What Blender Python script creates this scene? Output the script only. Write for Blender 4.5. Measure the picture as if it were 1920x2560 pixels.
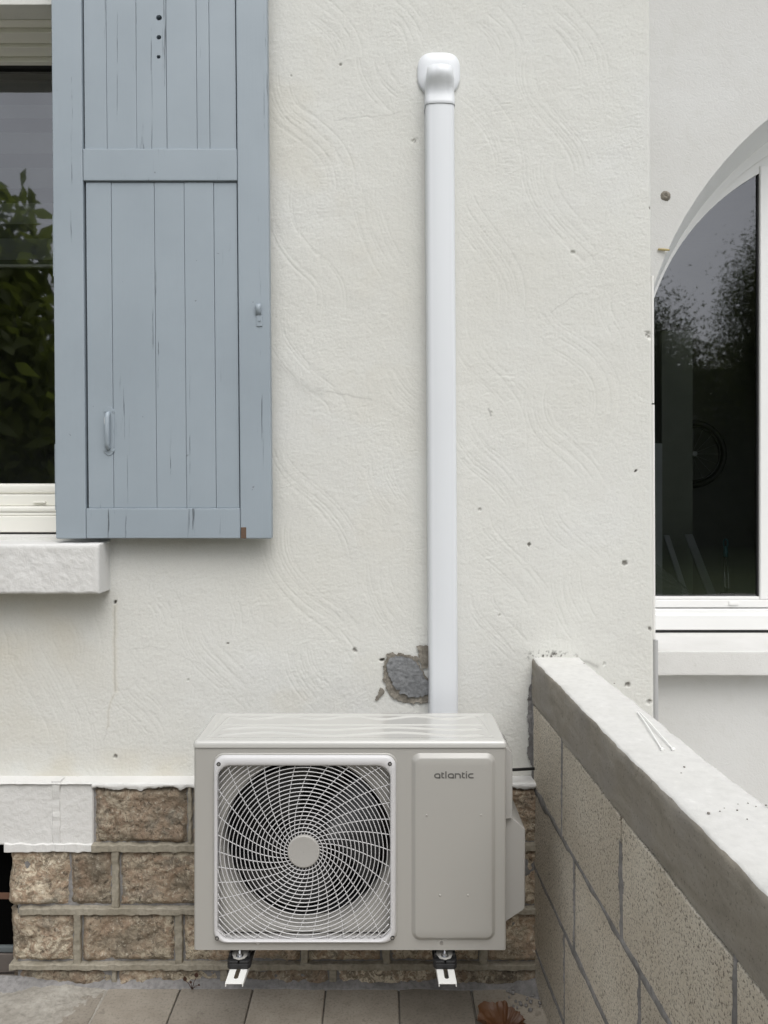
import bpy, bmesh, math, random
import numpy as np
from mathutils import Vector

for o in list(bpy.data.objects):
    bpy.data.objects.remove(o, do_unlink=True)
random.seed(7); np.random.seed(7)
SC = bpy.context.scene
COL = SC.collection

# ------------------------------------------------------------------ camera
F = 1950.0            # focal length in photograph pixels (1920 wide)
EYE = 1.52            # eye height above the terrace
CX, CY = 960.0, 1200.0
cam = bpy.data.cameras.new('camera'); co = bpy.data.objects.new('camera', cam); COL.objects.link(co)
co.location = (0, 0, EYE); co.rotation_euler = (math.pi/2, 0, 0)
cam.sensor_fit = 'HORIZONTAL'; cam.sensor_width = 36.0; cam.lens = 36.0*F/1920.0
cam.shift_y = -(1280-CY)/1920.0
cam.clip_start = 0.02; cam.clip_end = 500
SC.camera = co
# ------------------------------------------------------------------ sky, sun, exposure
SUN_EL, SUN_AZ = math.radians(57), math.radians(166)   # azimuth from +Y towards +X
wld = bpy.data.worlds.new('World'); SC.world = wld; wld.use_nodes = True
nt = wld.node_tree; nt.nodes.clear()
sky = nt.nodes.new('ShaderNodeTexSky'); sky.sky_type = 'NISHITA'; sky.sun_disc = False
sky.sun_elevation = SUN_EL; sky.sun_rotation = SUN_AZ; sky.dust_density = 3.0; sky.air_density = 1.0
hs = nt.nodes.new('ShaderNodeHueSaturation'); hs.inputs['Saturation'].default_value = 0.22
bg = nt.nodes.new('ShaderNodeBackground'); bg.inputs['Strength'].default_value = 0.15
wo = nt.nodes.new('ShaderNodeOutputWorld')
tcw = nt.nodes.new('ShaderNodeTexCoord'); cl = nt.nodes.new('ShaderNodeTexNoise'); cl.inputs['Scale'].default_value = 3.2; cl.inputs['Detail'].default_value = 6
crw = nt.nodes.new('ShaderNodeValToRGB'); crw.color_ramp.elements[0].position = 0.32; crw.color_ramp.elements[0].color = (0.72, 0.74, 0.79, 1); crw.color_ramp.elements[1].position = 0.68; crw.color_ramp.elements[1].color = (1.22, 1.21, 1.18, 1)
mlw = nt.nodes.new('ShaderNodeMixRGB'); mlw.blend_type = 'MULTIPLY'; mlw.inputs[0].default_value = 1.0
nt.links.new(tcw.outputs['Generated'], cl.inputs['Vector']); nt.links.new(cl.outputs['Fac'], crw.inputs[0]); nt.links.new(sky.outputs[0], mlw.inputs[1]); nt.links.new(crw.outputs[0], mlw.inputs[2])
nt.links.new(mlw.outputs[0], hs.inputs['Color']); nt.links.new(hs.outputs[0], bg.inputs['Color']); nt.links.new(bg.outputs[0], wo.inputs['Surface'])
sl = bpy.data.lights.new('sun', 'SUN'); so = bpy.data.objects.new('sun', sl); COL.objects.link(so)
sl.energy = 1.3; sl.angle = math.radians(50); sl.color = (1.0, 0.985, 0.95)
sd = Vector((math.sin(SUN_AZ)*math.cos(SUN_EL), math.cos(SUN_AZ)*math.cos(SUN_EL), math.sin(SUN_EL)))
so.rotation_euler = (-sd).to_track_quat('-Z', 'Y').to_euler()
so.location = sd*20
SC.view_settings.view_transform = 'Standard'; SC.view_settings.look = 'None'
SC.view_settings.gamma = 1.0; SC.view_settings.use_curve_mapping = False
SC.view_settings.exposure = 0.3

# ------------------------------------------------------------------ measures (metres)
ZW = 2.393      # distance to the rendered wall
ZP = 2.342      # distance to the face of the stone plinth
def W(px, py, Z):
    return ((px-CX)*Z/F, Z, EYE-(py-CY)*Z/F)
def WX(px, Z): return (px-CX)*Z/F
def WZ(py, Z): return EYE-(py-CY)*Z/F

# ------------------------------------------------------------------ object helpers
def link(name, me, mat=None, parent=None, smooth=False):
    o = bpy.data.objects.new(name, me); COL.objects.link(o)
    if mat is not None:
        for m in (mat if isinstance(mat, (list, tuple)) else [mat]): me.materials.append(m)
    if parent is not None: o.parent = parent
    if smooth: me.polygons.foreach_set('use_smooth', [True]*len(me.polygons))
    return o
def tag(o, label, cat, group=None):
    o['label'] = label; o['category'] = cat
    if group: o['group'] = group
    return o
def thing(name, label, cat, group=None):
    o = bpy.data.objects.new(name, None); COL.objects.link(o); o.empty_display_size = 0.05
    return tag(o, label, cat, group)
def mesh(name, V, Fs, mat=None, parent=None, smooth=False, bevel=0, seg=2, mi=None):
    me = bpy.data.meshes.new(name); me.from_pydata([tuple(v) for v in V], [], [tuple(f) for f in Fs]); me.update()
    o = link(name, me, mat, parent, smooth)
    if mi is not None: me.polygons.foreach_set('material_index', mi)
    if bevel:
        b = o.modifiers.new('bevel', 'BEVEL'); b.width = bevel; b.segments = seg; b.limit_method = 'ANGLE'; b.angle_limit = math.radians(35)
        me.polygons.foreach_set('use_smooth', [True]*len(me.polygons))
        n = o.modifiers.new('wn', 'WEIGHTED_NORMAL'); n.keep_sharp = True
    return o
class MB:
    def __init__(s): s.V = []; s.F = []
    def add(s, V, Fs):
        n = len(s.V); s.V += [tuple(v) for v in V]; s.F += [tuple(i+n for i in f) for f in Fs]; return s
    def box(s, x0, x1, y0, y1, z0, z1):
        V = [(x, y, z) for z in (z0, z1) for y in (y0, y1) for x in (x0, x1)]
        return s.add(V, [(0,2,3,1),(4,5,7,6),(0,1,5,4),(2,6,7,3),(0,4,6,2),(1,3,7,5)])
    def hexa(s, P):   # 8 points, bottom 4 ccw then top 4
        return s.add(P, [(0,3,2,1),(4,5,6,7),(0,1,5,4),(1,2,6,5),(2,3,7,6),(3,0,4,7)])
    def prism(s, poly, fn0, fn1):   # 2D polygon, two maps to 3D
        n = len(poly); V = [fn0(*p) for p in poly]+[fn1(*p) for p in poly]
        Fs = [tuple(range(n))[::-1], tuple(range(n, 2*n))]+[(i, (i+1) % n, n+(i+1) % n, n+i) for i in range(n)]
        return s.add(V, Fs)
    def tube(s, P, r, n=8, cap=True, closed=False):
        P = [Vector(p) for p in P]; m = len(P); R = r if isinstance(r, (list, tuple)) else [r]*m
        V = []; up = None
        for i, p in enumerate(P):
            a = P[(i-1) % m] if (closed or i > 0) else p
            b = P[(i+1) % m] if (closed or i < m-1) else p
            t = (b-a).normalized()
            if up is None:
                up = Vector((0, -1, 0)) if abs(t.y) < 0.9 else Vector((0, 0, 1))
            u = (up-t*up.dot(t)).normalized(); w = t.cross(u); up = u
            for k in range(n):
                q = 2*math.pi*k/n; V.append(p+(u*math.cos(q)+w*math.sin(q))*R[i])
        Fs = []
        for i in range(m if closed else m-1):
            j = (i+1) % m
            for k in range(n):
                l = (k+1) % n; Fs.append((i*n+k, i*n+l, j*n+l, j*n+k))
        if cap and not closed:
            Fs.append(tuple(range(n))[::-1]); Fs.append(tuple((m-1)*n+k for k in range(n)))
        return s.add(V, Fs)
    def loft(s, rows, closed=False):
        n = len(rows[0]); V = [p for r in rows for p in r]; Fs = []
        for i in range(len(rows)-1):
            for k in range(n if closed else n-1):
                l = (k+1) % n; Fs.append((i*n+k, i*n+l, (i+1)*n+l, (i+1)*n+k))
        return s.add(V, Fs)
    def cyl(s, c, axis, r, h, n=20, r2=None):
        c = Vector(c); a = Vector(axis).normalized()
        return s.tube([c, c+a*h], [r, r if r2 is None else r2], n)
    def build(s, name, mat=None, parent=None, **k): return mesh(name, s.V, s.F, mat, parent, **k)
def box(name, x0, x1, y0, y1, z0, z1, mat, parent=None, bevel=0, seg=2):
    return MB().box(x0, x1, y0, y1, z0, z1).build(name, mat, parent, bevel=bevel, seg=seg)
def fix_normals(o):
    bm = bmesh.new(); bm.from_mesh(o.data); bmesh.ops.recalc_face_normals(bm, faces=bm.faces); bm.to_mesh(o.data); bm.free(); return o
def rrect(x0, x1, z0, z1, r, n=6):
    P = []
    for cx, cz, a0 in ((x1-r, z1-r, 0), (x0+r, z1-r, 90), (x0+r, z0+r, 180), (x1-r, z0+r, 270)):
        for k in range(n+1):
            a = math.radians(a0+90*k/n); P.append((cx+r*math.cos(a), cz+r*math.sin(a)))
    return P
# lattice noise for real relief
def vnoise(x, y, seed):
    xi = np.floor(x).astype(np.int64); yi = np.floor(y).astype(np.int64); fx = x-xi; fy = y-yi
    fx = fx*fx*(3-2*fx); fy = fy*fy*(3-2*fy)
    def h(i, j):
        n = (i*374761393+j*668265263+seed*1442695041) & 0xffffffff
        n = ((n ^ (n >> 13))*1274126177) & 0xffffffff
        return ((n ^ (n >> 16)) & 0xffff)/65535.0
    return (h(xi, yi)*(1-fx)+h(xi+1, yi)*fx)*(1-fy)+(h(xi, yi+1)*(1-fx)+h(xi+1, yi+1)*fx)*fy
def fbm(x, y, sc, seed, octv=4, gain=0.5):
    t = 0; a = 1; tot = 0
    for i in range(octv):
        t = t+a*(vnoise(x*sc, y*sc, seed+i*17)-0.5); tot += a; a *= gain; sc *= 2.03
    return t/tot
def grid_mesh(name, X, Y, Z, mat, parent=None, mask=None, attr=None):
    nz, nx = X.shape
    co_ = np.stack([X, Y, Z], -1).reshape(-1, 3).astype(np.float32)
    idx = np.arange(nz*nx).reshape(nz, nx)
    q = np.stack([idx[:-1, :-1], idx[:-1, 1:], idx[1:, 1:], idx[1:, :-1]], -1).reshape(-1, 4)
    if mask is not None:
        q = q[mask.reshape(-1)]
        used = np.unique(q); rm = -np.ones(nz*nx, np.int64); rm[used] = np.arange(len(used)); q = rm[q]; co_ = co_[used]
        if attr is not None: attr = attr.reshape(-1, 4)[used]
    me = bpy.data.meshes.new(name)
    me.vertices.add(len(co_)); me.vertices.foreach_set('co', co_.ravel())
    me.loops.add(q.size); me.loops.foreach_set('vertex_index', q.ravel().astype(np.int32))
    me.polygons.add(len(q)); me.polygons.foreach_set('loop_start', np.arange(0, q.size, 4, dtype=np.int32))
    try: me.polygons.foreach_set('loop_total', np.full(len(q), 4, dtype=np.int32))
    except Exception: pass
    me.polygons.foreach_set('use_smooth', np.ones(len(q), dtype=bool))
    if attr is not None:
        a = me.color_attributes.new('wear', 'FLOAT_COLOR', 'POINT'); a.data.foreach_set('color', attr.reshape(-1).astype(np.float32))
    me.update(calc_edges=True); me.validate()
    return link(name, me, mat, parent)

# ------------------------------------------------------------------ materials
class NT:
    def __init__(s, name):
        s.m = bpy.data.materials.new(name); s.m.use_nodes = True; s.t = s.m.node_tree
        s.b = s.t.nodes['Principled BSDF']; s.out = s.t.nodes['Material Output']
    def n(s, typ, **k):
        x = s.t.nodes.new('ShaderNode'+typ)
        for a, v in k.items():
            if hasattr(x, a): setattr(x, a, v)
            else: x.inputs[a.replace('_', ' ')].default_value = v
        return x
    def l(s, a, b): s.t.links.new(a, b)
    def co(s, scale=(1, 1, 1), obj=True):
        c = s.n('TexCoord'); mp = s.n('Mapping'); mp.inputs['Scale'].default_value = scale
        s.l(c.outputs['Object'], mp.inputs['Vector']); return mp.outputs[0]
    def noise(s, sc, det=4, rough=0.55, vec=None, dist=0):
        x = s.n('TexNoise'); x.inputs['Scale'].default_value = sc; x.inputs['Detail'].default_value = det
        x.inputs['Roughness'].default_value = rough; x.inputs['Distortion'].default_value = dist
        s.l(vec if vec is not None else s.co(), x.inputs['Vector']); return x.outputs['Fac']
    def ramp(s, fac, stops):
        r = s.n('ValToRGB'); e = r.color_ramp.elements
        while len(e) < len(stops): e.new(0.5)
        for i, (p, c) in enumerate(stops):
            e[i].position = p; e[i].color = (c[0], c[1], c[2], 1) if isinstance(c, (tuple, list)) else (c, c, c, 1)
        s.l(fac, r.inputs[0]); return r.outputs[0]
    def mix(s, fac, a, b, mode='MIX'):
        x = s.n('MixRGB', blend_type=mode)
        for inp, v in ((x.inputs[0], fac), (x.inputs[1], a), (x.inputs[2], b)):
            if hasattr(v, 'is_linked') or hasattr(v, 'links'): s.l(v, inp)
            elif isinstance(v, (tuple, list)): inp.default_value = (v[0], v[1], v[2], 1)
            else:
                try: inp.default_value = v
                except Exception: inp.default_value = (v, v, v, 1)
        return x.outputs[0]
    def math(s, op, a, b=0.0):
        x = s.n('Math', operation=op)
        for inp, v in ((x.inputs[0], a), (x.inputs[1], b)):
            if hasattr(v, 'links'): s.l(v, inp)
            else: inp.default_value = v
        return x.outputs[0]
    def bump(s, h, strength=0.3, dist=0.002, prev=None):
        x = s.n('Bump'); x.inputs['Strength'].default_value = strength; x.inputs['Distance'].default_value = dist
        s.l(h, x.inputs['Height'])
        if prev is not None: s.l(prev, x.inputs['Normal'])
        s.l(x.outputs[0], s.b.inputs['Normal']); return x.outputs[0]
    def base(s, c):
        if hasattr(c, 'links'): s.l(c, s.b.inputs['Base Color'])
        else: s.b.inputs['Base Color'].default_value = (c[0], c[1], c[2], 1)
        return s
    def rough(s, r):
        if hasattr(r, 'links'): s.l(r, s.b.inputs['Roughness'])
        else: s.b.inputs['Roughness'].default_value = r
        return s
M = {}
def mat_simple(key, col, rough=0.6, metal=0.0, var=0.06, sc=6.0, bump=0.0, bsc=200, spec=None):
    t = NT(key); n = t.noise(sc, 5)
    lo = tuple(c*(1-var) for c in col); hi = tuple(min(1, c*(1+var)) for c in col)
    t.base(t.ramp(n, [(0.3, lo), (0.7, hi)])).rough(rough); t.b.inputs['Metallic'].default_value = metal
    if spec is not None: t.b.inputs['Specular IOR Level'].default_value = spec
    if bump: t.bump(t.noise(bsc, 3), bump, 0.001)
    M[key] = t.m; return t.m

def mat_render():      # lime render of the main wall; wear attribute: r bare cement, g ochre stain, b dark dirt
    t = NT('render'); at = t.n('Attribute'); at.attribute_name = 'wear'
    sp = t.n('SeparateColor'); t.l(at.outputs['Color'], sp.inputs[0])
    n1 = t.noise(1.6, 5); n2 = t.noise(9, 6, 0.6); n3 = t.noise(60, 4)
    c = t.ramp(n1, [(0.3, (0.65, 0.645, 0.60)), (0.55, (0.67, 0.67, 0.635)), (0.75, (0.68, 0.685, 0.67))])
    c = t.mix(t.ramp(n2, [(0.45, 0.0), (0.8, 0.35)]), c, (0.62, 0.615, 0.585))
    c = t.mix(t.ramp(n3, [(0.56, 0.0), (0.8, 0.25)]), c, (0.60, 0.59, 0.56))
    c = t.mix(t.ramp(t.noise(330, 3, 0.65), [(0.30, 0.38), (0.46, 0.0)]), c, (0.46, 0.45, 0.42))
    c = t.mix(sp.outputs[1], c, (0.60, 0.56, 0.46))
    cem = t.ramp(t.noise(70, 5), [(0.3, (0.16, 0.15, 0.135)), (0.7, (0.30, 0.285, 0.26))])
    c = t.mix(sp.outputs[0], c, cem)
    c = t.mix(sp.outputs[2], c, (0.09, 0.085, 0.075))
    t.base(c).rough(0.9); t.b.inputs['Specular IOR Level'].default_value = 0.25
    b1 = t.bump(t.noise(420, 3, 0.6), 0.55, 0.0009)
    t.bump(t.noise(140, 4, 0.6, dist=1.2), 0.5, 0.0014, b1)
    M['render'] = t.m
mat_render()
def mat_wing():
    t = NT('wing_render'); n1 = t.noise(1.4, 5); n2 = t.noise(14, 6)
    c = t.ramp(n1, [(0.3, (0.56, 0.555, 0.535)), (0.7, (0.62, 0.62, 0.61))])
    c = t.mix(t.ramp(n2, [(0.55, 0.0), (0.85, 0.4)]), c, (0.50, 0.495, 0.46))
    t.base(c).rough(0.88)
    b1 = t.bump(t.noise(150, 5, 0.6), 0.5, 0.002)
    t.bump(t.noise(38, 5, 0.6, dist=1.5), 0.45, 0.004, b1)
    M['wing'] = t.m
mat_wing()
def mat_white_render():
    t = NT('white_masonry_paint'); n1 = t.noise(5, 5)
    c = t.ramp(n1, [(0.3, (0.62, 0.615, 0.595)), (0.7, (0.69, 0.685, 0.67))])
    c = t.mix(t.ramp(t.noise(45, 5, 0.65), [(0.60, 0.0), (0.82, 0.5)]), c, (0.42, 0.405, 0.365))
    t.base(c).rough(0.8)
    b1 = t.bump(t.noise(170, 4, 0.6), 0.6, 0.0014)
    t.bump(t.noise(55, 5, 0.6, dist=2), 0.5, 0.003, b1)
    M['white_paint'] = t.m
mat_white_render()
def mat_stone():
    t = NT('plinth_stone'); oi = t.n('ObjectInfo'); v = t.n('Mapping'); c0 = t.n('TexCoord'); t.l(c0.outputs['Object'], v.inputs['Vector'])
    cmb = t.n('CombineXYZ'); t.l(t.math('MULTIPLY', oi.outputs['Random'], 17.0), cmb.inputs[0]); t.l(cmb.outputs[0], v.inputs['Location'])
    vec = v.outputs[0]
    n1 = t.noise(9, 6, 0.6, vec); n2 = t.noise(34, 7, 0.68, vec, 1.0); n3 = t.noise(110, 5, 0.65, vec)
    c = t.ramp(n1, [(0.28, (0.13, 0.108, 0.082)), (0.42, (0.235, 0.195, 0.145)), (0.54, (0.33, 0.245, 0.175)), (0.68, (0.235, 0.215, 0.175))])
    n4 = t.noise(60, 6, 0.7, vec, 0.6); n5 = t.noise(5, 3, 0.5, vec)
    c = t.mix(t.math('MULTIPLY', t.ramp(n2, [(0.47, 0.0), (0.56, 0.95)]), t.ramp(n5, [(0.40, 0.2), (0.6, 1.0)])), c, (0.54, 0.475, 0.365))
    c = t.mix(t.ramp(n3, [(0.57, 0.0), (0.68, 0.75)]), c, (0.60, 0.555, 0.46))
    c = t.mix(t.ramp(n4, [(0.33, 0.85), (0.45, 0.0)]), c, (0.075, 0.062, 0.048))
    c = t.mix(t.ramp(n3, [(0.30, 0.8), (0.43, 0.0)]), c, (0.10, 0.085, 0.065))
    hv = t.n('HueSaturation'); hv.inputs['Saturation'].default_value = 1.0
    t.l(t.math('ADD', t.math('MULTIPLY', oi.outputs['Random'], 0.6), 0.8), hv.inputs['Value']); t.l(c, hv.inputs['Color'])
    t.base(hv.outputs[0]).rough(0.92); t.b.inputs['Specular IOR Level'].default_value = 0.2
    b1 = t.bump(n3, 1.0, 0.006); t.bump(n4, 0.8, 0.008, b1)
    M['stone'] = t.m
mat_stone()
def mat_cement(key, a, b, sc=14, mott=1.0, bump=0.5, bsc=120, bd=0.002):
    t = NT(key); n = t.noise(sc, 6, 0.6); m = t.noise(sc*6, 5, 0.6)
    c = t.ramp(n, [(0.3, a), (0.7, b)])
    c = t.mix(t.ramp(m, [(0.35, 0.45*mott), (0.55, 0.0)]), c, tuple(x*0.62 for x in a))
    c = t.mix(t.ramp(m, [(0.62, 0.0), (0.8, 0.4)]), c, tuple(min(1, x*1.35) for x in b))
    t.base(c).rough(0.93); t.b.inputs['Specular IOR Level'].default_value = 0.2
    b1 = t.bump(t.noise(bsc, 5, 0.65), bump, bd); t.bump(t.noise(sc*2.5, 4), bump*0.8, bd*2, b1)
    M[key] = t.m
mat_cement('mortar', (0.25, 0.225, 0.175), (0.36, 0.33, 0.27))
mat_cement('grey_mortar', (0.17, 0.165, 0.16), (0.30, 0.29, 0.285))
mat_cement('patch_cement', (0.17, 0.175, 0.18), (0.255, 0.26, 0.265), sc=22, bsc=260, bd=0.0015)
mat_cement('patch_rim', (0.17, 0.155, 0.13), (0.30, 0.275, 0.235), sc=30)
mat_cement('coping_side', (0.20, 0.175, 0.135), (0.33, 0.30, 0.25), sc=6, bump=0.4)
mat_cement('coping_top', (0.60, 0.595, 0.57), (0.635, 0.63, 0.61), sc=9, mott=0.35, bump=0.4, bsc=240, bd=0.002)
mat_cement('terrace', (0.22, 0.20, 0.175), (0.33, 0.31, 0.275), sc=5)
mat_cement('terrace_light', (0.29, 0.27, 0.235), (0.40, 0.38, 0.34), sc=9, bump=0.8, bsc=70, bd=0.004)
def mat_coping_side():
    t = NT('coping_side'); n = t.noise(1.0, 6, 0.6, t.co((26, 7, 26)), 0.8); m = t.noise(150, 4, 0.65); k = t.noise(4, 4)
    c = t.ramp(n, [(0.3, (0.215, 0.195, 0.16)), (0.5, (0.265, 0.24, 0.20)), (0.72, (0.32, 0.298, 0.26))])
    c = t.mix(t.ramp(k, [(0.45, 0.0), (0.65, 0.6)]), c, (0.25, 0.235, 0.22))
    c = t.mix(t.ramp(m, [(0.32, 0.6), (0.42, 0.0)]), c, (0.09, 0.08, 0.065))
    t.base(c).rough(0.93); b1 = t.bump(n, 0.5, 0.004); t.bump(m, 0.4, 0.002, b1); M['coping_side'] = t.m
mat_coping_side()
mat_cement('bounce_paving', (0.46, 0.45, 0.42), (0.56, 0.55, 0.52), sc=5)
def mat_paver():
    t = NT('paver'); oi = t.n('ObjectInfo'); n = t.noise(10, 6, 0.6); m = t.noise(130, 4, 0.7)
    c = t.ramp(n, [(0.3, (0.255, 0.225, 0.185)), (0.7, (0.35, 0.315, 0.265))])
    c = t.mix(t.ramp(m, [(0.33, 0.5), (0.5, 0.0)]), c, (0.13, 0.115, 0.095))
    c = t.mix(t.ramp(t.noise(24, 3), [(0.66, 0.0), (0.72, 0.55)]), c, (0.17, 0.15, 0.125))
    hv = t.n('HueSaturation'); t.l(t.math('ADD', t.math('MULTIPLY', oi.outputs['Random'], 0.35), 0.82), hv.inputs['Value']); t.l(c, hv.inputs['Color'])
    t.base(hv.outputs[0]).rough(0.9); t.bump(m, 0.4, 0.0015); M['paver'] = t.m
mat_paver()
def mat_block():      # coarse pumice concrete block
    t = NT('pumice_block'); oi = t.n('ObjectInfo'); vo = t.n('TexVoronoi'); vo.inputs['Scale'].default_value = 150; t.l(t.co(), vo.inputs['Vector'])
    n = t.noise(5, 5); g = t.noise(190, 4, 0.7); g2 = t.noise(420, 3, 0.7)
    c = t.ramp(n, [(0.3, (0.55, 0.49, 0.40)), (0.7, (0.65, 0.60, 0.51))])
    c = t.mix(t.ramp(g, [(0.39, 0.85), (0.47, 0.0)]), c, (0.13, 0.112, 0.09))  # pit shade painted in, dark where the grain bump sinks
    c = t.mix(t.ramp(g2, [(0.58, 0.0), (0.75, 0.55)]), c, (0.56, 0.51, 0.43))
    hv = t.n('HueSaturation'); t.l(t.math('ADD', t.math('MULTIPLY', oi.outputs['Random'], 0.2), 0.9), hv.inputs['Value']); t.l(c, hv.inputs['Color'])
    t.base(hv.outputs[0]).rough(0.95); t.b.inputs['Specular IOR Level'].default_value = 0.15
    b1 = t.bump(g, 0.9, 0.004); t.bump(vo.outputs['Distance'], 0.4, 0.003, b1); M['block'] = t.m
mat_block()
def mat_shutter():
    t = NT('shutter_paint'); n = t.noise(3.5, 5)
    c = t.ramp(n, [(0.3, (0.29, 0.337, 0.378)), (0.7, (0.325, 0.375, 0.418))])
    vec = t.co((130, 130, 3.2)); cr = t.noise(1.0, 5, 0.62, vec, 0.5)
    vec2 = t.co((36, 36, 1.1)); zone = t.noise(1.0, 2, 0.5, vec2)
    crack = t.math('MULTIPLY', t.ramp(cr, [(0.635, 0.0), (0.66, 0.75)]), t.ramp(zone, [(0.535, 0.0), (0.60, 1.0)]))
    c = t.mix(crack, c, (0.055, 0.065, 0.07))
    chip = t.noise(48, 3, 0.5)
    c = t.mix(t.ramp(chip, [(0.765, 0.0), (0.78, 0.7)]), c, (0.16, 0.17, 0.175))
    t.base(c).rough(0.48)
    b1 = t.bump(t.noise(1.0, 5, 0.6, t.co((160, 160, 5))), 0.25, 0.0012)
    b2 = t.bump(t.math('MULTIPLY', crack, -1.0), 0.6, 0.002, b1)
    t.bump(t.noise(26, 4), 0.12, 0.002, b2); M['shutter'] = t.m
mat_shutter()
def mat_paint(key, col, rough=0.35, coat=0.0, bump=0.03):
    t = NT(key); n = t.noise(2.2, 4)
    t.base(t.ramp(n, [(0.3, tuple(c*0.985 for c in col)), (0.7, tuple(min(1, c*1.015) for c in col))]))
    t.rough(t.ramp(t.noise(7, 5), [(0.3, rough*0.85), (0.7, rough*1.15)]))
    if coat: t.b.inputs['Coat Weight'].default_value = coat; t.b.inputs['Coat Roughness'].default_value = 0.08
    if bump: t.bump(t.noise(700, 2), bump, 0.0005)
    M[key] = t.m; return t.m
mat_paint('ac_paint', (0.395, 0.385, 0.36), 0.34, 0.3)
mat_paint('ac_lid_lit', (0.50, 0.495, 0.47), 0.2, 0.8, 0.0)  # lighter than the casing paint: sky sheen and rounded edge put into the colour
mat_paint('ac_plastic', (0.60, 0.595, 0.60), 0.36)
mat_paint('ac_cover', (0.40, 0.39, 0.37), 0.45)
mat_paint('pvc_white', (0.71, 0.73, 0.755), 0.34)
mat_paint('pvc_frame', (0.78, 0.77, 0.71), 0.36)
mat_paint('pvc_frame_wing', (0.80, 0.80, 0.79), 0.36)
mat_paint('bracket_paint', (0.78, 0.78, 0.75), 0.4)
mat_paint('conduit_grey', (0.42, 0.42, 0.42), 0.5)
mat_paint('conduit_white', (0.78, 0.77, 0.74), 0.5)
mat_paint('reveal_paint', (0.80, 0.81, 0.82), 0.7)
mat_paint('logo_ink', (0.115, 0.112, 0.105), 0.5)
mat_simple('black_plastic', (0.012, 0.012, 0.013), 0.35)
mat_simple('fan_black', (0.022, 0.022, 0.023), 0.3)
mat_simple('dark_void', (0.003, 0.003, 0.003), 0.95, spec=0.0)
mat_simple('rubber', (0.012, 0.012, 0.013), 0.55, bump=0.2)
mat_simple('zinc', (0.62, 0.63, 0.65), 0.28, 1.0)
mat_simple('seal', (0.02, 0.02, 0.02), 0.7)
mat_simple('rust', (0.13, 0.065, 0.04), 0.8, bump=0.4)
mat_simple('old_board', (0.10, 0.085, 0.075), 0.85, bump=0.4, var=0.3)
mat_simple('slate_board', (0.10, 0.115, 0.12), 0.75)
mat_simple('room_wall', (0.22, 0.22, 0.21), 0.9)
mat_simple('room_panel', (0.30, 0.32, 0.28), 0.8)
mat_simple('grey_panel', (0.55, 0.58, 0.60), 0.6)
mat_simple('blind_opaque', (0.30, 0.31, 0.31), 0.9)
mat_simple('blind_sheer', (0.12, 0.125, 0.12), 0.9)
mat_simple('teal_plastic', (0.07, 0.20, 0.24), 0.4)
mat_simple('tie_plastic', (0.82, 0.82, 0.80), 0.4)
mat_simple('wood_dark', (0.12, 0.075, 0.05), 0.8)
mat_simple('pebble', (0.22, 0.205, 0.185), 0.9, var=0.3, sc=40)
mat_simple('bark', (0.09, 0.07, 0.05), 0.95, bump=0.6, bsc=40, var=0.3)
mat_simple('fence_dark', (0.035, 0.036, 0.038), 0.6)
mat_simple('straw', (0.45, 0.37, 0.19), 0.8)
def mat_leaf(key, a, b, trans=0.35):
    t = NT(key); oi = t.noise(3.0, 3); t.base(t.ramp(oi, [(0.3, a), (0.7, b)])).rough(0.45)
    tr = t.n('BsdfTranslucent'); tr.inputs[0].default_value = (b[0]*1.4, b[1]*1.5, b[2], 1)
    mx = t.n('MixShader'); mx.inputs[0].default_value = trans
    t.l(t.b.outputs[0], mx.inputs[1]); t.l(tr.outputs[0], mx.inputs[2]); t.l(mx.outputs[0], t.out.inputs['Surface']); M[key] = t.m
mat_leaf('leaf_broad', (0.11, 0.14, 0.025), (0.20, 0.23, 0.05), 0.5)
mat_leaf('leaf_fine', (0.075, 0.09, 0.045), (0.11, 0.125, 0.065), 0.45)
mat_leaf('leaf_hedge', (0.07, 0.082, 0.045), (0.105, 0.12, 0.065), 0.45)
mat_leaf('leaf_dead', (0.05, 0.018, 0.008), (0.17, 0.075, 0.028), 0.1)
mat_leaf('leaf_weed', (0.06, 0.028, 0.022), (0.10, 0.05, 0.03), 0.1)
def mat_grass():
    t = NT('lawn'); n = t.noise(3, 6); t.base(t.ramp(n, [(0.3, (0.04, 0.065, 0.018)), (0.7, (0.075, 0.10, 0.03))])).rough(0.95); t.bump(t.noise(60, 4), 1.0, 0.02); M['lawn'] = t.m
mat_grass()
def mat_glass(key, ior=2.3, tint=(0.90, 0.93, 0.92)):
    t = NT(key); t.t.nodes.remove(t.b)
    fr = t.n('Fresnel'); fr.inputs['IOR'].default_value = ior
    tr = t.n('BsdfTransparent'); tr.inputs[0].default_value = (*tint, 1)
    gl = t.n('BsdfGlossy'); gl.inputs['Roughness'].default_value = 0.022; gl.inputs['Color'].default_value = (0.95, 0.96, 1, 1)
    n = t.noise(1.3, 2); bp = t.n('Bump'); bp.inputs['Strength'].default_value = 0.03; bp.inputs['Distance'].default_value = 0.03
    t.l(n, bp.inputs['Height']); t.l(bp.outputs[0], gl.inputs['Normal'])
    mx = t.n('MixShader'); t.l(fr.outputs[0], mx.inputs[0]); t.l(tr.outputs[0], mx.inputs[1]); t.l(gl.outputs[0], mx.inputs[2])
    t.l(mx.outputs[0], t.out.inputs['Surface']); M[key] = t.m
mat_glass('glass')
def mat_film():
    t = NT('plastic_film'); tr = t.n('BsdfTransparent'); mx = t.n('MixShader'); mx.inputs[0].default_value = 0.35
    t.base((0.6, 0.63, 0.66)).rough(0.18)
    t.bump(t.noise(14, 5, 0.6, dist=2), 0.8, 0.02)
    t.l(tr.outputs[0], mx.inputs[1]); t.l(t.b.outputs[0], mx.inputs[2]); t.l(mx.outputs[0], t.out.inputs['Surface']); M['film'] = t.m
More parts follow.
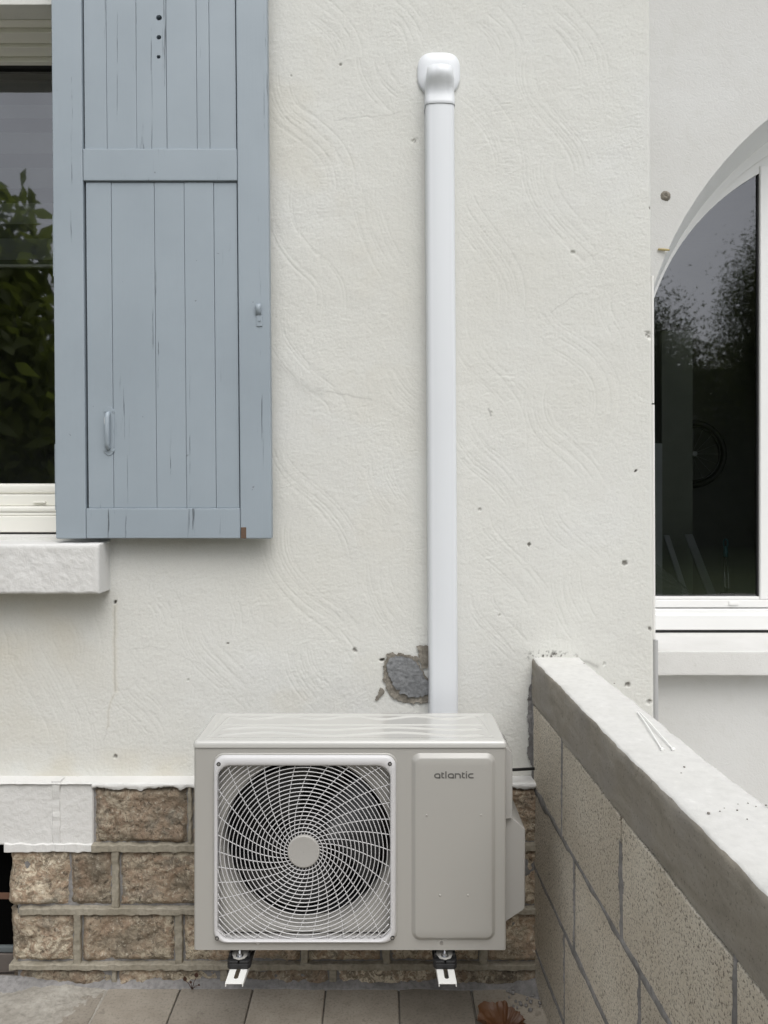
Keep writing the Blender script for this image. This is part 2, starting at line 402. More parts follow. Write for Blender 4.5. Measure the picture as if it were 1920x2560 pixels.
mat_film()
#%%GEO
# ================================================================== SETTING
lawn = mesh('lawn', [(-150, -150, -0.06), (150, -150, -0.06), (150, 150, -0.06), (-150, 150, -0.06)], [(0, 1, 2, 3)], M['lawn']); lawn['kind'] = 'structure'
terrace = box('terrace', -4.0, 4.5, -2.6, 3.6, -0.10, -0.012, M['terrace']); terrace['kind'] = 'structure'
wt = box('bounce_slab', 0.70, 6.0, -2.6, 3.54, -0.011, 0.004, M['bounce_paving']); wt['kind'] = 'structure'  # unseen pale slab added to bounce light up onto the wing
pw = 0.2175
for r in range(4):
    for k in range(-6, 9):
        x0 = -0.609+k*pw+(0.0 if r % 2 == 0 else pw*0.5)
        if r > 1 and (k < -5 or k > 4): continue
        y1 = 2.338-r*0.435; j = [random.uniform(-0.0015, 0.0015) for _ in range(6)]
        if x0 > 0.62: continue
        o = box('paving_slab', x0+0.0022, x0+pw-0.0022+j[0], y1-0.431, y1, -0.011, 0.0+j[1], M['paver'], terrace, bevel=0.003, seg=1)
# cement fillet run along the foot of the plinth, thick in the left corner
def fillet():
    xs = np.linspace(-1.30, 0.47, 260); ys = np.linspace(0, 1, 12); X, T = np.meshgrid(xs, ys)
    wd = 0.026+0.02*fbm(X, X*0, 9, 5)+0.10*np.clip((-0.95-X)/0.3, 0, 1)+0.05*np.clip((X-0.36)/0.1, 0, 1)
    ht = 0.014+0.014*fbm(X, X*0+3, 14, 8)+0.02*np.clip((-0.95-X)/0.3, 0, 1)+0.016*np.clip((X-0.38)/0.08, 0, 1)
    Y = 2.352-T*wd; Zz = np.maximum(ht*(1-T)**1.4+0.006*fbm(X, Y, 70, 3)*(1-T*0.7), -0.004)+0.0012-0.004*(T > 0.97)
    o = grid_mesh('cement_fillet', X, Y, Zz, M['grey_mortar'], terrace)
    return o
fillet()
def left_spill():   # pale spread of concrete at the left end of the terrace
    xs = np.linspace(-1.42, -0.62, 240); ys = np.linspace(1.7, 2.34, 190); X, Y = np.meshgrid(xs, ys)
    edge = -0.86+0.10*fbm(X*0, Y, 6, 2)+(2.34-Y)*-0.55
    h = np.clip((edge-X)/0.22+.35, 0, 1); Zz = -0.0045+0.013*h+0.005*fbm(X, Y, 40, 9, 4)+0.003*fbm(X, Y, 130, 19, 2)
    grid_mesh('concrete_spread', X, Y, Zz, M['terrace_light'], terrace)
left_spill()

# ================================================================== HOUSE WALL
house = thing('house_wall', 'cream rendered house wall with trowel swirls above rough stone plinth', 'wall')
BANDS = [
 [(771,0),(825,40),(865,83),(881,119),(883,155)], [(974,0),(1024,40),(1050,83),(1064,130)],
 [(702,155),(701,203),(710,246),(731,282),(778,318),(822,354),(851,394),(865,438),(867,481),(862,514)],
 [(934,119),(938,166),(956,203),(985,235),(1024,268)],
 [(717,427),(703,481),(704,535),(721,586),(757,637),(804,680),(829,720),(833,767),(825,830)],
 [(929,452),(930,514),(945,575),(974,637),(1017,698)],
 [(714,740),(712,800),(718,843),(757,900),(800,943),(848,982),(870,1030),(878,1078)],
 [(700,1017),(696,1078),(713,1138),(744,1182),(796,1225),(844,1273),(883,1334),(896,1390),(891,1442)],
 [(718,1251),(696,1308),(696,1377),(722,1438),(774,1494),(844,1546),(896,1611),(926,1672)],
 [(943,1399),(948,1459),(969,1520),(1008,1577)], [(748,1603),(757,1663),(783,1711),(826,1760)],
 [(974,908),(1017,974),(1060,1017)], [(948,1138),(956,1190),(982,1243),(1017,1286)],
 [(1212,29),(1256,69),(1281,112),(1285,156)], [(1368,0),(1422,47),(1466,98),(1491,152),(1495,217)],
 [(1151,203),(1202,246),(1249,300),(1274,355),(1285,409),(1281,463),(1267,499)],
 [(1393,65),(1353,119),(1339,174),(1350,224),(1386,271),(1426,315),(1462,365),(1480,420),(1480,481)],
 [(1390,347),(1361,394),(1357,445),(1375,496),(1411,546),(1458,593),(1502,637),(1524,680)],
 [(1151,481),(1176,535),(1216,593),(1256,648),(1281,698),(1288,760),(1270,815)],
 [(1343,750),(1352,791),(1384,831),(1441,868),(1486,905),(1514,953),(1522,1010),(1510,1067),(1478,1136),(1433,1181)],
 [(1156,783),(1173,852),(1205,905),(1254,949),(1295,1002),(1315,1059),(1319,1124),(1311,1161)],
 [(1392,913),(1364,962),(1356,1019),(1372,1067),(1417,1108),(1465,1149),(1498,1193),(1514,1242)],
 [(1144,1010),(1160,1075),(1197,1132),(1250,1177),(1295,1230),(1319,1279)],
 [(1384,1198),(1384,1267),(1404,1311),(1445,1348),(1490,1385),(1526,1433)],
 [(1193,1279),(1205,1328),(1242,1372),(1295,1421),(1339,1474),(1364,1523)],
 [(1201,1462),(1205,1515),(1238,1560),(1282,1604),(1319,1645)], [(1421,1421),(1425,1482),(1449,1543),(1478,1584)],
 [(98,1554),(96,1599),(119,1648),(148,1701),(176,1759),(197,1808),(207,1857),(205,1927)],
 [(61,1582),(74,1644),(107,1701),(135,1759),(160,1808),(172,1869)],
 [(488,1505),(488,1570),(508,1619),(549,1664),(598,1710),(656,1763)],
 [(295,1685),(328,1734),(369,1775),(402,1820),(414,1861)], [(389,1480),(422,1521),(428,1566)],
 [(193,1537),(221,1590),(223,1644),(209,1685)], [(20,1554),(39,1603),(33,1656),(12,1677)],
 [(611,1488),(623,1541),(619,1587)], [(1520,700),(1500,760),(1515,820),(1560,880)]]
def spline(P, step=1.2):
    P = [np.array(p, float) for p in P]; P = [2*P[0]-P[1]]+P+[2*P[-1]-P[-2]]; out = []
    for i in range(1, len(P)-2):
        a, b, c, d = P[i-1:i+3]; n = max(2, int(np.linalg.norm(c-b)/step))
        t = np.linspace(0, 1, n, endpoint=False)[:, None]
        out.append(0.5*((2*b)+(-a+c)*t+(2*a-5*b+4*c-d)*t**2+(-a+3*b-3*c+d)*t**3))
    return np.vstack(out)
OPEN_X, OPEN_Z = -0.985, 1.345       # right edge and foot of the left window opening
def build_wall():
    st = 0.0026; x0, z0, z1 = -1.26, 0.598, 3.04
    nx = int((0.829-x0)/st); nz = int((z1-z0)/st)
    u = np.linspace(0, 1, nx); zz = np.linspace(z0, z1, nz); U, Z = np.meshgrid(u, zz)
    xr = 0.829-(Z-0.84)*0.0059
    X = x0+U*(xr-x0)
    H = 0.0035*fbm(X, Z, 3.2, 1, 3)+0.0016*fbm(X, Z, 22, 4, 4)
    wx = X+0.010*fbm(X, Z, 12, 31); wz = Z+0.010*fbm(X, Z, 12, 77)
    rot = 0.9*fbm(X, Z, 5, 55, 2)*4
    ca, sa = np.cos(rot), np.sin(rot)
    amp = np.clip(0.55+1.8*fbm(X, Z, 6, 91, 3), 0.1, 1.3)
    H += 0.0017*amp*fbm((wx*ca+wz*sa), (wz*ca-wx*sa)*2.4, 95, 12, 3)
    H += 0.0010*fbm(X, Z, 180, 23, 2)
    G = np.zeros_like(H)
    PX = lambda px: px*1.0
    rs = np.random.RandomState(3)
    s = F/ZW
    for B in BANDS:
        C = spline(B); d = np.gradient(C, axis=0); n = np.stack([-d[:, 1], d[:, 0]], 1)/np.linalg.norm(d, axis=1)[:, None]
        offs = []
        for c in (-30, -6, 18, 36):
            if rs.rand() < 0.85:
                c += rs.uniform(-5, 5)
                for k in range(rs.randint(2, 4)): offs.append((c+k*rs.uniform(4.0, 5.5), rs.uniform(0.5, 1.1)))
        L = len(C)
        for off, a in offs:
            t = np.linspace(0, 1, L); lo, hi = rs.uniform(0, .22), rs.uniform(.78, 1)
            w = a*np.clip((t-lo)/.12, 0, 1)*np.clip((hi-t)/.12, 0, 1)*(0.35+1.1*vnoise(t*11, t*0+off, 5))
            Q = C+n*(off+2.5*np.sin(t*5+off))[:, None]
            xw = (Q[:, 0]-CX)/s; zw = EYE-(Q[:, 1]-CY)/s
            ok = (w > 0.05)&(xw > x0+.02)&(zw > z0+.02)&(zw < z1-.02)&(xw < 0.80)
            xw, zw, ww = xw[ok], zw[ok], w[ok]
            if len(xw) == 0: continue
            gi = (zw-z0)/(z1-z0)*(nz-1); gj = (xw-x0)/(0.825-x0)*(nx-1)
            for di in range(-2, 3):
                for dj in range(-2, 3):
                    ii = np.clip(np.round(gi).astype(int)+di, 0, nz-1); jj = np.clip(np.round(gj).astype(int)+dj, 0, nx-1)
                    r2 = ((ii-gi)**2+(jj-gj)**2)*st*st
                    np.maximum.at(G, (ii, jj), ww*np.exp(-r2/(0.0022**2)))
    H -= 0.00095*G
    A = np.zeros(X.shape+(4,), np.float32); A[..., 3] = 1
    pxs = X*s+CX; pys = CY-(Z-EYE)*s
    nz1 = fbm(X, Z, 160, 41, 3)
    for (cx, cy, r, dep, kind) in [(569,1609,5,.004,0),(288,1506,7,.006,2),(289,1891,8,.005,0),(888,1626,9,.006,0),(955,1651,8,.01,2),
        (1562,1408,10,.006,0),(1570,1712,12,.006,0),(1200,1275,7,.004,0),(1323,1362,7,.006,0),(1248,1538,6,.004,0),(1431,631,8,.004,0),
        (851,161,5,.003,0),(1035,352,12,.002,1),(1621,838,16,.006,1),(1624,1755,12,.006,1),(1624,1573,8,.005,0),(1589,1177,5,.004,2),(1385,1645,24,.002,1),
        (1440,1640,9,.002,1),(1625,520,6,.003,0),(1228,1030,4,.002,0),(420,780,5,.003,0),(728,190,4,.003,0),(1510,1660,7,.003,1),(470,1700,5,.003,0)]:
        r *= (.62 if kind == 2 else .55); d = np.hypot(pxs-cx, pys-cy)+nz1*r*1.6
        m = np.clip(1.25-d/r, 0, 1); m2 = np.minimum(1, m*2.2)
        H -= dep*np.minimum(1, m*1.6)
        wk = .35 if (cx, cy) in ((1431,631), (1200,1275), (1248,1538), (420,780), (728,190), (470,1700), (1228,1030)) else .85
        A[..., 0] = np.maximum(A[..., 0], wk*m2*(1.0 if kind != 1 else np.clip(nz1*6+.4, 0, 1)))
        if kind == 2: A[..., 2] = np.maximum(A[..., 2], np.clip(1.6-d/(r*.55), 0, 1))
    def line(P, wd, ch, a, dep=0.0, jit=2.0):
        C = spline(P, 0.8); C = C+np.stack([vnoise(C[:, 1]*.09, C[:, 0]*.0, 3)-.5, vnoise(C[:, 0]*.09, C[:, 1]*0, 9)-.5], 1)*jit*2
        xw = (C[:, 0]-CX)/s; zw = EYE-(C[:, 1]-CY)/s
        gi = (zw-z0)/(z1-z0)*(nz-1); gj = (xw-x0)/(0.825-x0)*(nx-1); R = max(1, int(wd*2/s/st)+1)
        for di in range(-R, R+1):
            for dj in range(-R, R+1):
                ii = np.clip(np.round(gi).astype(int)+di, 0, nz-1); jj = np.clip(np.round(gj).astype(int)+dj, 0, nx-1)
                r2 = ((ii-gi)**2+(jj-gj)**2)*(st*s)**2
                np.maximum.at(A[..., ch], (ii, jj), a*np.exp(-r2/(wd*wd)))
    line([(287,1515),(286,1600),(287,1700),(288,1728)], 1.5, 2, 0.32, jit=.3); line([(287,1515),(286,1600),(287,1700),(288,1728)], 6, 1, 0.4)
    line([(284,1736),(272,1770),(268,1820),(258,1850)], 1.3, 2, 0.16); line([(284,1736),(272,1770),(268,1820)], 3.5, 1, 0.3)
    line([(702,912),(735,945),(770,975),(800,978),(860,985),(930,1000)], 1.8, 2, 0.22); line([(702,912),(735,945),(770,975),(800,978)], 11, 2, 0.10)
    line([(840,300),(900,292),(960,290),(1000,280)], 1.4, 2, 0.2); line([(1223,1022),(1227,1040)], 2, 2, 0.5)
    line([(1380,780),(1430,745),(1460,730)], 1.2, 2, 0.2); line([(500,1660),(400,1620),(320,1625)], 1.2, 2, 0.16)
    line([(1400,1650),(1460,1652),(1490,1668)], 4, 2, 0.35); line([(1385,1610),(1420,1648)], 3, 2, 0.0)
    und = np.clip((300-pxs)/120, 0, 1)*np.clip((pys-1490)/30, 0, 1)*np.clip((1790-pys)/160, 0, 1)
    A[..., 1] = np.maximum(A[..., 1], und*np.clip(0.15+1.2*fbm(X, Z, 7, 61, 3), 0, 0.45))
    low = np.clip((pys-1860)/40, 0, 1)*np.clip((520-pxs)/80, 0, 1)
    A[..., 1] = np.maximum(A[..., 1], low*np.clip(0.2+1.5*fbm(X, Z, 8, 67, 3), 0, 0.5))
    A[..., 1] = np.maximum(A[..., 1], np.clip((fbm(X, Z, 3.5, 71, 4)-.12)*2.0, 0, 0.2)*np.clip((1250-pxs)/500, 0, 1))
    sp = np.clip(1-np.hypot((pxs-1370)/70, (pys-1640)/18), 0, 1)
    A[..., 2] = np.maximum(A[..., 2], np.clip(sp*1.6, 0, 1)*np.clip(nz1*8-.3, 0, 1))
    # rounded outside corner on the right end
    e = np.clip((X-(xr-0.010))/0.010, 0, 1); Y = ZW-H+0.008*e**2
    Y = np.minimum(Y, ZW+0.02)
    xc = (X[:-1, :-1]+X[1:, 1:])/2; zc = (Z[:-1, :-1]+Z[1:, 1:])/2
    grid_mesh('render', X, Y, Z, M['render'], house, mask=~((xc < OPEN_X)&(zc > OPEN_Z)), attr=A)
build_wall()
# plain upper wall, wall far left, return face, reveals of the left opening
HT = 4.6
box('wall_upper', -0.985, 0.817, ZW, ZW+0.3, 3.038, HT, M['render'], house)
box('wall_over_window', -2.6, -0.987, ZW, ZW+0.27, 2.979, HT, M['render'], house)
box('wall_under_window', -2.6, -1.255, ZW, ZW+0.3, 0.60, 1.33, M['render'], house)
box('wall_far', -4.2, -2.602, ZW, ZW+0.3, 0.0, HT, M['render'], house)
box('window_jamb', OPEN_X+0.001, OPEN_X+0.05, ZW+0.012, ZW+0.6, 1.30, 3.03, M['render'], house)
MB().hexa([(0.78, ZW+0.012, -0.05), (0.8295, ZW+0.012, -0.05), (0.8295, 3.6, -0.05), (0.78, 3.6, -0.05), (0.76, ZW+0.012, 3.04), (0.8115, ZW+0.012, 3.04), (0.8115, 3.6, 3.04), (0.76, 3.6, 3.04)]).build('return_wall', M['render'], house)
box('return_upper', 0.76, 0.8115, ZW+0.302, 3.6, 3.042, HT, M['render'], house)
box('wall_core', -1.24, 0.775, ZW+0.03, ZW+0.06, 0.0, 1.30, M['dark_void'], house)

# cement patch beside the trunking
def poly_mask(pts, PXs, PYs):
    ins = np.zeros(PXs.shape, bool); n = len(pts)
    for i in range(n):
        x1, y1 = pts[i]; x2, y2 = pts[(i+1) % n]
        c = ((y1 > PYs) != (y2 > PYs)) & (PXs < (x2-x1)*(PYs-y1)/((y2-y1)+1e-9)+x1); ins ^= c
    return ins
def patch(name, pts, mat, proud, seed, sc=90, amp=0.0015, jit=5, st=1.6, slope=0):
    xs = [p[0] for p in pts]; ys = [p[1] for p in pts]
    gx, gy = np.meshgrid(np.arange(min(xs)-8, max(xs)+8, st), np.arange(min(ys)-8, max(ys)+8, st))
    wx = gx+jit*2*fbm(gx, gy, .09, seed, 3); wy = gy+jit*2*fbm(gx, gy, .09, seed+9, 3)
    m = poly_mask(pts, wx, wy); m = m[:-1, :-1] & m[1:, 1:]
    X = (gx-CX)*ZW/F; Z = EYE-(gy-CY)*ZW/F
    Y = ZW-proud-amp*2*fbm(X, Z, sc, seed, 4)
    X, Y, Z, m = X[::-1], Y[::-1], Z[::-1], m[::-1]
    return grid_mesh(name, X, Y, Z, mat, house, mask=m)
patch('cement_patch', [(968,1636),(985,1628),(1010,1634),(1040,1638),(1046,1648),(1050,1668),(1062,1685),(1078,1700),(1080,1752),(1050,1758),(1008,1757),(982,1745),(964,1715),(956,1690),(960,1655)], M['patch_rim'], .0045, 3, 60, .0035, 7)
patch('cement_patch', [(972,1642),(990,1636),(1020,1642),(1042,1650),(1048,1668),(1060,1690),(1080,1712),(1080,1735),(1050,1741),(1022,1741),(1000,1730),(985,1712),(972,1690),(966,1665)], M['patch_cement'], .0095, 8, 90, .0022, 5)
patch('cement_patch', [(1040,1616),(1052,1609),(1075,1614),(1082,1622),(1082,1668),(1058,1672),(1048,1655),(1046,1632)], M['patch_rim'], .0055, 12, 80, .002, 4)
patch('cement_patch', [(950,1718),(962,1722),(962,1730),(952,1742),(944,1752),(936,1750),(940,1738)], M['patch_rim'], .004, 15, 80, .002, 3)

patch('mortar_smear', [(1334,1694),(1322,1712),(1317,1760),(1319,1830),(1316,1880),(1322,1905),(1338,1926),(1346,1800),(1344,1700)], M['grey_mortar'], .006, 33, 70, .003, 4)
# ------------------------------------------------------------------ plinth
def PXp(px): return (px-CX)*ZP/F
def PZp(py): return EYE-(py-CY)*ZP/F
def stone(px0, px1, py0, py1, seed, mat, bulge=0.010, amp=0.017, ragged=0.0, name='stone'):
    x0, x1, z1, z0 = PXp(px0), PXp(px1), PZp(py0), PZp(py1)
    n = max(12, int((x1-x0)/0.0042)); m = max(10, int((z1-z0)/0.0042))
    u, v = np.meshgrid(np.linspace(0, 1, n), np.linspace(0, 1, m)); X = x0+u*(x1-x0); Z = z0+v*(z1-z0)
    ed = np.minimum.reduce([u*(x1-x0), (1-u)*(x1-x0), v*(z1-z0), (1-v)*(z1-z0)])
    e = np.clip(ed/0.020, 0, 1); e = e*e*(3-2*e)
    rough_ = amp*fbm(X, Z, 11, seed, 5, .62)*1.7
    fac = np.abs(fbm(X+3, Z, 9, seed+5, 3))*0.018
    if name == 'painted_stone': e = np.ones_like(e); bulge = .0125; rough_ = rough_*.15; fac = fac*.1
    H = e*(bulge+rough_+fac+(.013 if name == 'stone' else .0012)*fbm(X, Z, 38, seed+7, 4, .65))+(0.005 if name == 'stone' else .0022)*fbm(X, Z, 110, seed+2, 3)
    H = np.where(H > .018, .018+(H-.018)*.35, H)
    Y = ZP+0.014-H
    wv = (1-e)*(name == 'stone'); X = X+wv*.011*fbm(X, Z, 26, seed+21, 4); Z = Z+wv*.009*fbm(X, Z, 26, seed+23, 4)
    if ragged:
        X = X-(1-u)**6*ragged*np.abs(fbm(Z*0, Z, 16, seed, 4))*2.2
        Y = Y+0.02*np.clip(1-u*6, 0, 1)**2
    # skirt back into the wall
    B = [(0, slice(None)), (-1, slice(None))]
    X = np.vstack([X[:1], X, X[-1:]]); Z = np.vstack([Z[:1], Z, Z[-1:]]); Y = np.vstack([Y[:1]+0.05, Y, Y[-1:]+0.05])
    X = np.hstack([X[:, :1], X, X[:, -1:]]); Z = np.hstack([Z[:, :1], Z, Z[:, -1:]]); Y = np.hstack([Y[:, :1]+0.05, Y, Y[:, -1:]+0.05])
    return grid_mesh(name, X, Y, Z, mat, house)
def ribbon(px0, px1, py0, py1, mat=None, d=0.004, seed=0, name='mortar_joint'):
    x0, x1, z1, z0 = PXp(px0), PXp(px1), PZp(py0), PZp(py1)
    horiz = (x1-x0) > (z1-z0); L = (x1-x0) if horiz else (z1-z0); n = max(4, int(L/0.007))
    mb = MB(); rows = []; sd_ = seed*3.7+px0*.013
    for i in range(n+1):
        t = i/n; a = sd_+t*L*65
        j1, j2, j3 = [0.0026*(float(vnoise(np.array([a]), np.array([k*9.1+sd_]), 5)[0])-.5)*2 for k in (1, 2, 3)]
        if horiz:
            x = x0+t*(x1-x0); pr = [(z0+j1, ZP+.03), (z0+j1, ZP-d+j3), (z0+j1+.002, ZP-d-.002+j3), (z1+j2-.002, ZP-d-.002+j3), (z1+j2, ZP-d+j3), (z1+j2, ZP+.03)]
            rows.append([(x, y, z) for z, y in pr])
        else:
            z = z0+t*(z1-z0); pr = [(x0+j1, ZP+.03), (x0+j1, ZP-d+.0012+j3), (x0+j1+.002, ZP-d-.001+j3), (x1+j2-.002, ZP-d-.001+j3), (x1+j2, ZP-d+.0012+j3), (x1+j2, ZP+.03)]
            rows.append([(x, y, z) for x, y in pr])
    mb.loft(rows); k = len(rows[0]); mb.F.append(tuple(range(k))); mb.F.append(tuple(len(mb.V)-k+i for i in range(k))[::-1])
    return fix_normals(mb.build(name, mat or M['mortar'], house))
# backing between the stones, with the dark cellar vent left of it
box('mortar_bed', PXp(40), PXp(1480), ZP+0.012, ZP+0.09, 0.0, PZp(1962), M['grey_mortar'], house)
C1, C2, C3, C4 = (1969, 2111), (2127, 2269), (2284, 2409), (2422, 2474)
for i, (a, b) in enumerate([(234, 470), (478, 720), (738, 980), (998, 1240), (1256, 1420)]): stone(a, b, *C1, 100+i, M['stone'])
for i, (a, b) in enumerate([(16, 173), (172, 280), (296, 562), (578, 850), (868, 1120), (1138, 1420)]): stone(a, b, *C2, 120+i, M['stone'], ragged=0.012 if i == 0 else 0)
for i, (a, b) in enumerate([(20, 185), (201, 438), (455, 754), (769, 957), (974, 1200), (1218, 1420)]): stone(a, b, *C3, 140+i, M['stone'], ragged=0.012 if i == 0 else 0)
for i, (a, b) in enumerate([(26, 279), (290, 550), (566, 824), (841, 1100), (1118, 1420)]): stone(a, b, *C4, 160+i, M['stone'], bulge=0.006, ragged=0.01 if i == 0 else 0)
for i, (a, b) in enumerate([(-60, 131), (149, 231)]): stone(a, b, 1957, 2112, 180+i, M['white_paint'], bulge=0.012, amp=0.004, name='painted_stone')
ribbon(130, 150, 1952, 2111, M['white_paint'], 0.001, 1); ribbon(12, 231, 2109, 2129, M['white_paint'], 0.003, 2); 
ribbon(470, 479, 1960, 2111, None, 0.002, 3)
ribbon(231, 1420, 2110, 2128, None, 0.006, 4); ribbon(50, 1420, 2268, 2285, None, 0.006, 5); ribbon(26, 1420, 2408, 2423, None, 0.006, 6)
for k, (a, b, c) in enumerate([(279, 297, C2), (561, 579, C2), (849, 869, C2), (1119, 1139, C2), (184, 202, C3), (437, 456, C3), (753, 770, C3), (956, 975, C3), (1199, 1219, C3), (278, 291, C4), (549, 567, C4), (823, 842, C4), (1099, 1119, C4), (719, 739, C1), (979, 999, C1), (1239, 1257, C1)]):
    ribbon(a, b, c[0]-1, c[1]+1, None, 0.002 if c is not C4 else -0.004, 10+k)
# sloping painted ledge on top of the plinth
def ledge(name, px0, px1, mat, seed, drop):
    xs = np.linspace(PXp(px0), PXp(px1), int((px1-px0)/3)); X, T = np.meshgrid(xs, np.linspace(0, 1, 16))
    z1 = WZ(1940, ZW); zf = PZp(1957)
    rag = drop*(0.012+0.05*np.abs(fbm(X, X*0, 22, seed, 4)))
    t1 = np.clip(T/0.6, 0, 1); t2 = np.clip((T-0.6)/0.4, 0, 1)
    Y = (ZW+0.004)*(1-t1)+(ZP-0.004)*t1; Y = Y-0.003*np.sin(t2*math.pi)-0.0015*fbm(X, T, 60, seed)
    Y = Y+0.004*fbm(X, T*0.2, 45, seed+3)*t2
    Z = z1+(zf-z1)*t1-t2*rag+0.002*fbm(X, T, 40, seed+1)
    return grid_mesh(name, X[:, ::-1], Y, Z[:, ::-1] if False else Z, mat, house)
ledge('plinth_ledge', -60, 231, M['white_paint'], 4, 0.15); ledge('plinth_ledge', 231, 1420, M['white_paint'], 9, 0.8)
# cellar vent
box('vent_shade', -1.9, PXp(30), ZP+0.40, ZP+0.44, 0.0, 0.62, M['dark_void'], house)  # near-black sheets, the unlit inside of the vent put into their colour
box('vent_shade', -1.9, PXp(34), ZP+0.06, ZP+0.44, PZp(2116), PZp(2112)+0.02, M['dark_void'], house)
box('vent_shade', PXp(30), PXp(34), ZP+0.03, ZP+0.44, 0.0, PZp(2118), M['dark_void'], house)
box('vent_side', -2.4, -1.40, ZP+0.01, ZP+0.3, 0.0, 0.60, M['mortar'], house)
box('vent_bar', -1.40, PXp(40), ZP+0.08, ZP+0.11, WZ(2250, 2.42), WZ(2232, 2.42), M['rust'], house, bevel=0.003)
for a, b, mm in ((2358, 2374, 'slate_board'), (2376, 2424, 'old_board'), (2428, 2452, 'old_board')):
    box('vent_board', -1.40, PXp(38), ZP+0.07, ZP+0.2, WZ(b, 2.43), WZ(a, 2.43), M[mm], house, bevel=0.004)

# ================================================================== WING WITH ARCHED WINDOW
ZR, ZG = 3.55, 3.85
wing = thing('house_wing', 'set-back white rendered house wing around the arched window', 'wall')
def fitc(P, Z):
    Q = np.array([W(a, b, Z) for a, b in P]); x, z = Q[:, 0], Q[:, 2]
    A_ = np.c_[2*x, 2*z, np.ones(len(x))]; s_ = np.linalg.lstsq(A_, x*x+z*z, rcond=None)[0]
    return s_[0], s_[1], math.sqrt(s_[2]+s_[0]**2+s_[1]**2)
arc_o = fitc([(1634, 712), (1674, 621), (1707.5, 551), (1751, 477.5), (1811, 404), (1868, 344), (1920, 297)], ZR)
arc_i = fitc([(1640, 715), (1701, 598), (1734, 544), (1814.6, 447), (1868, 394), (1920, 355)], ZG)
arc_g = fitc([(1634, 744), (1647, 712), (1701, 618), (1781, 514), (1863, 457), (1895, 434)], ZG+0.02)
print('ARCS', arc_o, arc_i, arc_g)
NA = 48
def arc_pts(c, zspring):
    a0 = math.asin(max(-0.9, min(0.9, (zspring-c[1])/c[2])))
    a0 = max(a0, -0.3)
    return [(c[0]-c[2]*math.cos(a0+(math.pi-2*a0)*k/NA), c[1]+c[2]*math.sin(a0+(math.pi-2*a0)*k/NA)) for k in range(NA+1)]
SPR = 2.05
AO, AI, AG = arc_pts(arc_o, SPR), arc_pts(arc_i, SPR), arc_pts(arc_g, SPR)
SILLZ = WZ(1577, ZG)
mb = MB(); zt = HT; xl, xrr = 0.80, 5.0
for k in range(NA):
    (xa, za), (xb, zb) = AO[k], AO[k+1]; mb.add([(xa, ZR, za), (xb, ZR, zb), (xb, ZR, zt), (xa, ZR, zt)], [(0, 1, 2, 3)])
mb.add([(xl, ZR, -.1), (AO[0][0], ZR, -.1), (AO[0][0], ZR, zt), (xl, ZR, zt)], [(0, 1, 2, 3)])
mb.add([(AO[-1][0], ZR, -.1), (xrr, ZR, -.1), (xrr, ZR, zt), (AO[-1][0], ZR, zt)], [(0, 1, 2, 3)])
mb.add([(AO[0][0], ZR, -.1), (AO[-1][0], ZR, -.1), (AO[-1][0], ZR, SILLZ-.05), (AO[0][0], ZR, SILLZ-.05)], [(0, 1, 2, 3)])
mb.build('wall', M['wing'], wing)
# reveal
ro = [(AO[0][0], ZR, SILLZ-.04)]+[(x, ZR, z) for x, z in AO]+[(AO[-1][0], ZR, SILLZ-.04)]
ri = [(AI[0][0], ZG, SILLZ-.04)]+[(x, ZG, z) for x, z in AI]+[(AI[-1][0], ZG, SILLZ-.04)]
MB().loft([ro, [tuple(np.array(a)*.5+np.array(b)*.5) for a, b in zip(ro, ri)], ri]).build('reveal', M['reveal_paint'], wing, smooth=True)
def wing_sill():
    zf, zb, zbot = WZ(1628, 3.45), WZ(1578, ZG), WZ(1689, 3.45)
    xs = np.linspace(0.83, AO[-1][0]+0.1, 160); prof = [(ZG+.02, zb), (3.60, zb+(zf-zb)*.6), (3.465, zf+.0006), (3.4535, zf), (3.4508, zf-.0012), (3.45, zf-.004), (3.45, zf-.012), (3.45, zf-.03), (3.45, zf-.05), (3.45, zf-.07), (3.45, zbot+.012), (3.45, zbot+.003), (3.4508, zbot+.0008), (3.454, zbot), (3.47, zbot), (ZR+.02, zbot)]
    X = np.array([[x for x in xs] for _ in prof]); Y = np.array([[p[0]]*len(xs) for p in prof]); Z = np.array([[p[1]]*len(xs) for p in prof])
    nz_ = fbm(X, Z, 14, 6, 4); Y = Y-0.004*nz_-.002*fbm(X, Z, 60, 3, 3); Z = Z+0.003*fbm(X, Y*0, 9, 2, 5)*(Y < 3.5)
    return grid_mesh('sill', X, Y, Z, M['white_paint'], None)
win_r = thing('arched_window', 'white plastic arched window with dark glass in the set-back wing', 'window')
s_ = wing_sill(); s_.parent = win_r
# frame ribbon along the arch
def ribbon_arc(name, A, B, y0, y1, mat, zfoot, parent):
    a = [(A[0][0], zfoot)]+A+[(A[-1][0], zfoot)]; b = [(B[0][0], zfoot)]+B+[(B[-1][0], zfoot)]
    rows = [[(x, y1, z) for x, z in a], [(x, y0, z) for x, z in a], [(x, y0, z) for x, z in b], [(x, y1, z) for x, z in b]]
    return fix_normals(MB().loft(rows).build(name, mat, parent))
mid = [((a[0]*.45+b[0]*.55), (a[1]*.45+b[1]*.55)) for a, b in zip(AI, AG)]
AIx = [(arc_i[0]+(x-arc_i[0])*1.02, arc_i[1]+(z-arc_i[1])*1.02) for x, z in AI]
ribbon_arc('frame', AIx, mid, ZG-.002, ZG+.07, M['pvc_frame_wing'], SILLZ, win_r)
ribbon_arc('sash', mid, AG, ZG+.014, ZG+.06, M['pvc_frame_wing'], WZ(1519, ZG), win_r)
xL, xR = AI[0][0], AI[-1][0]
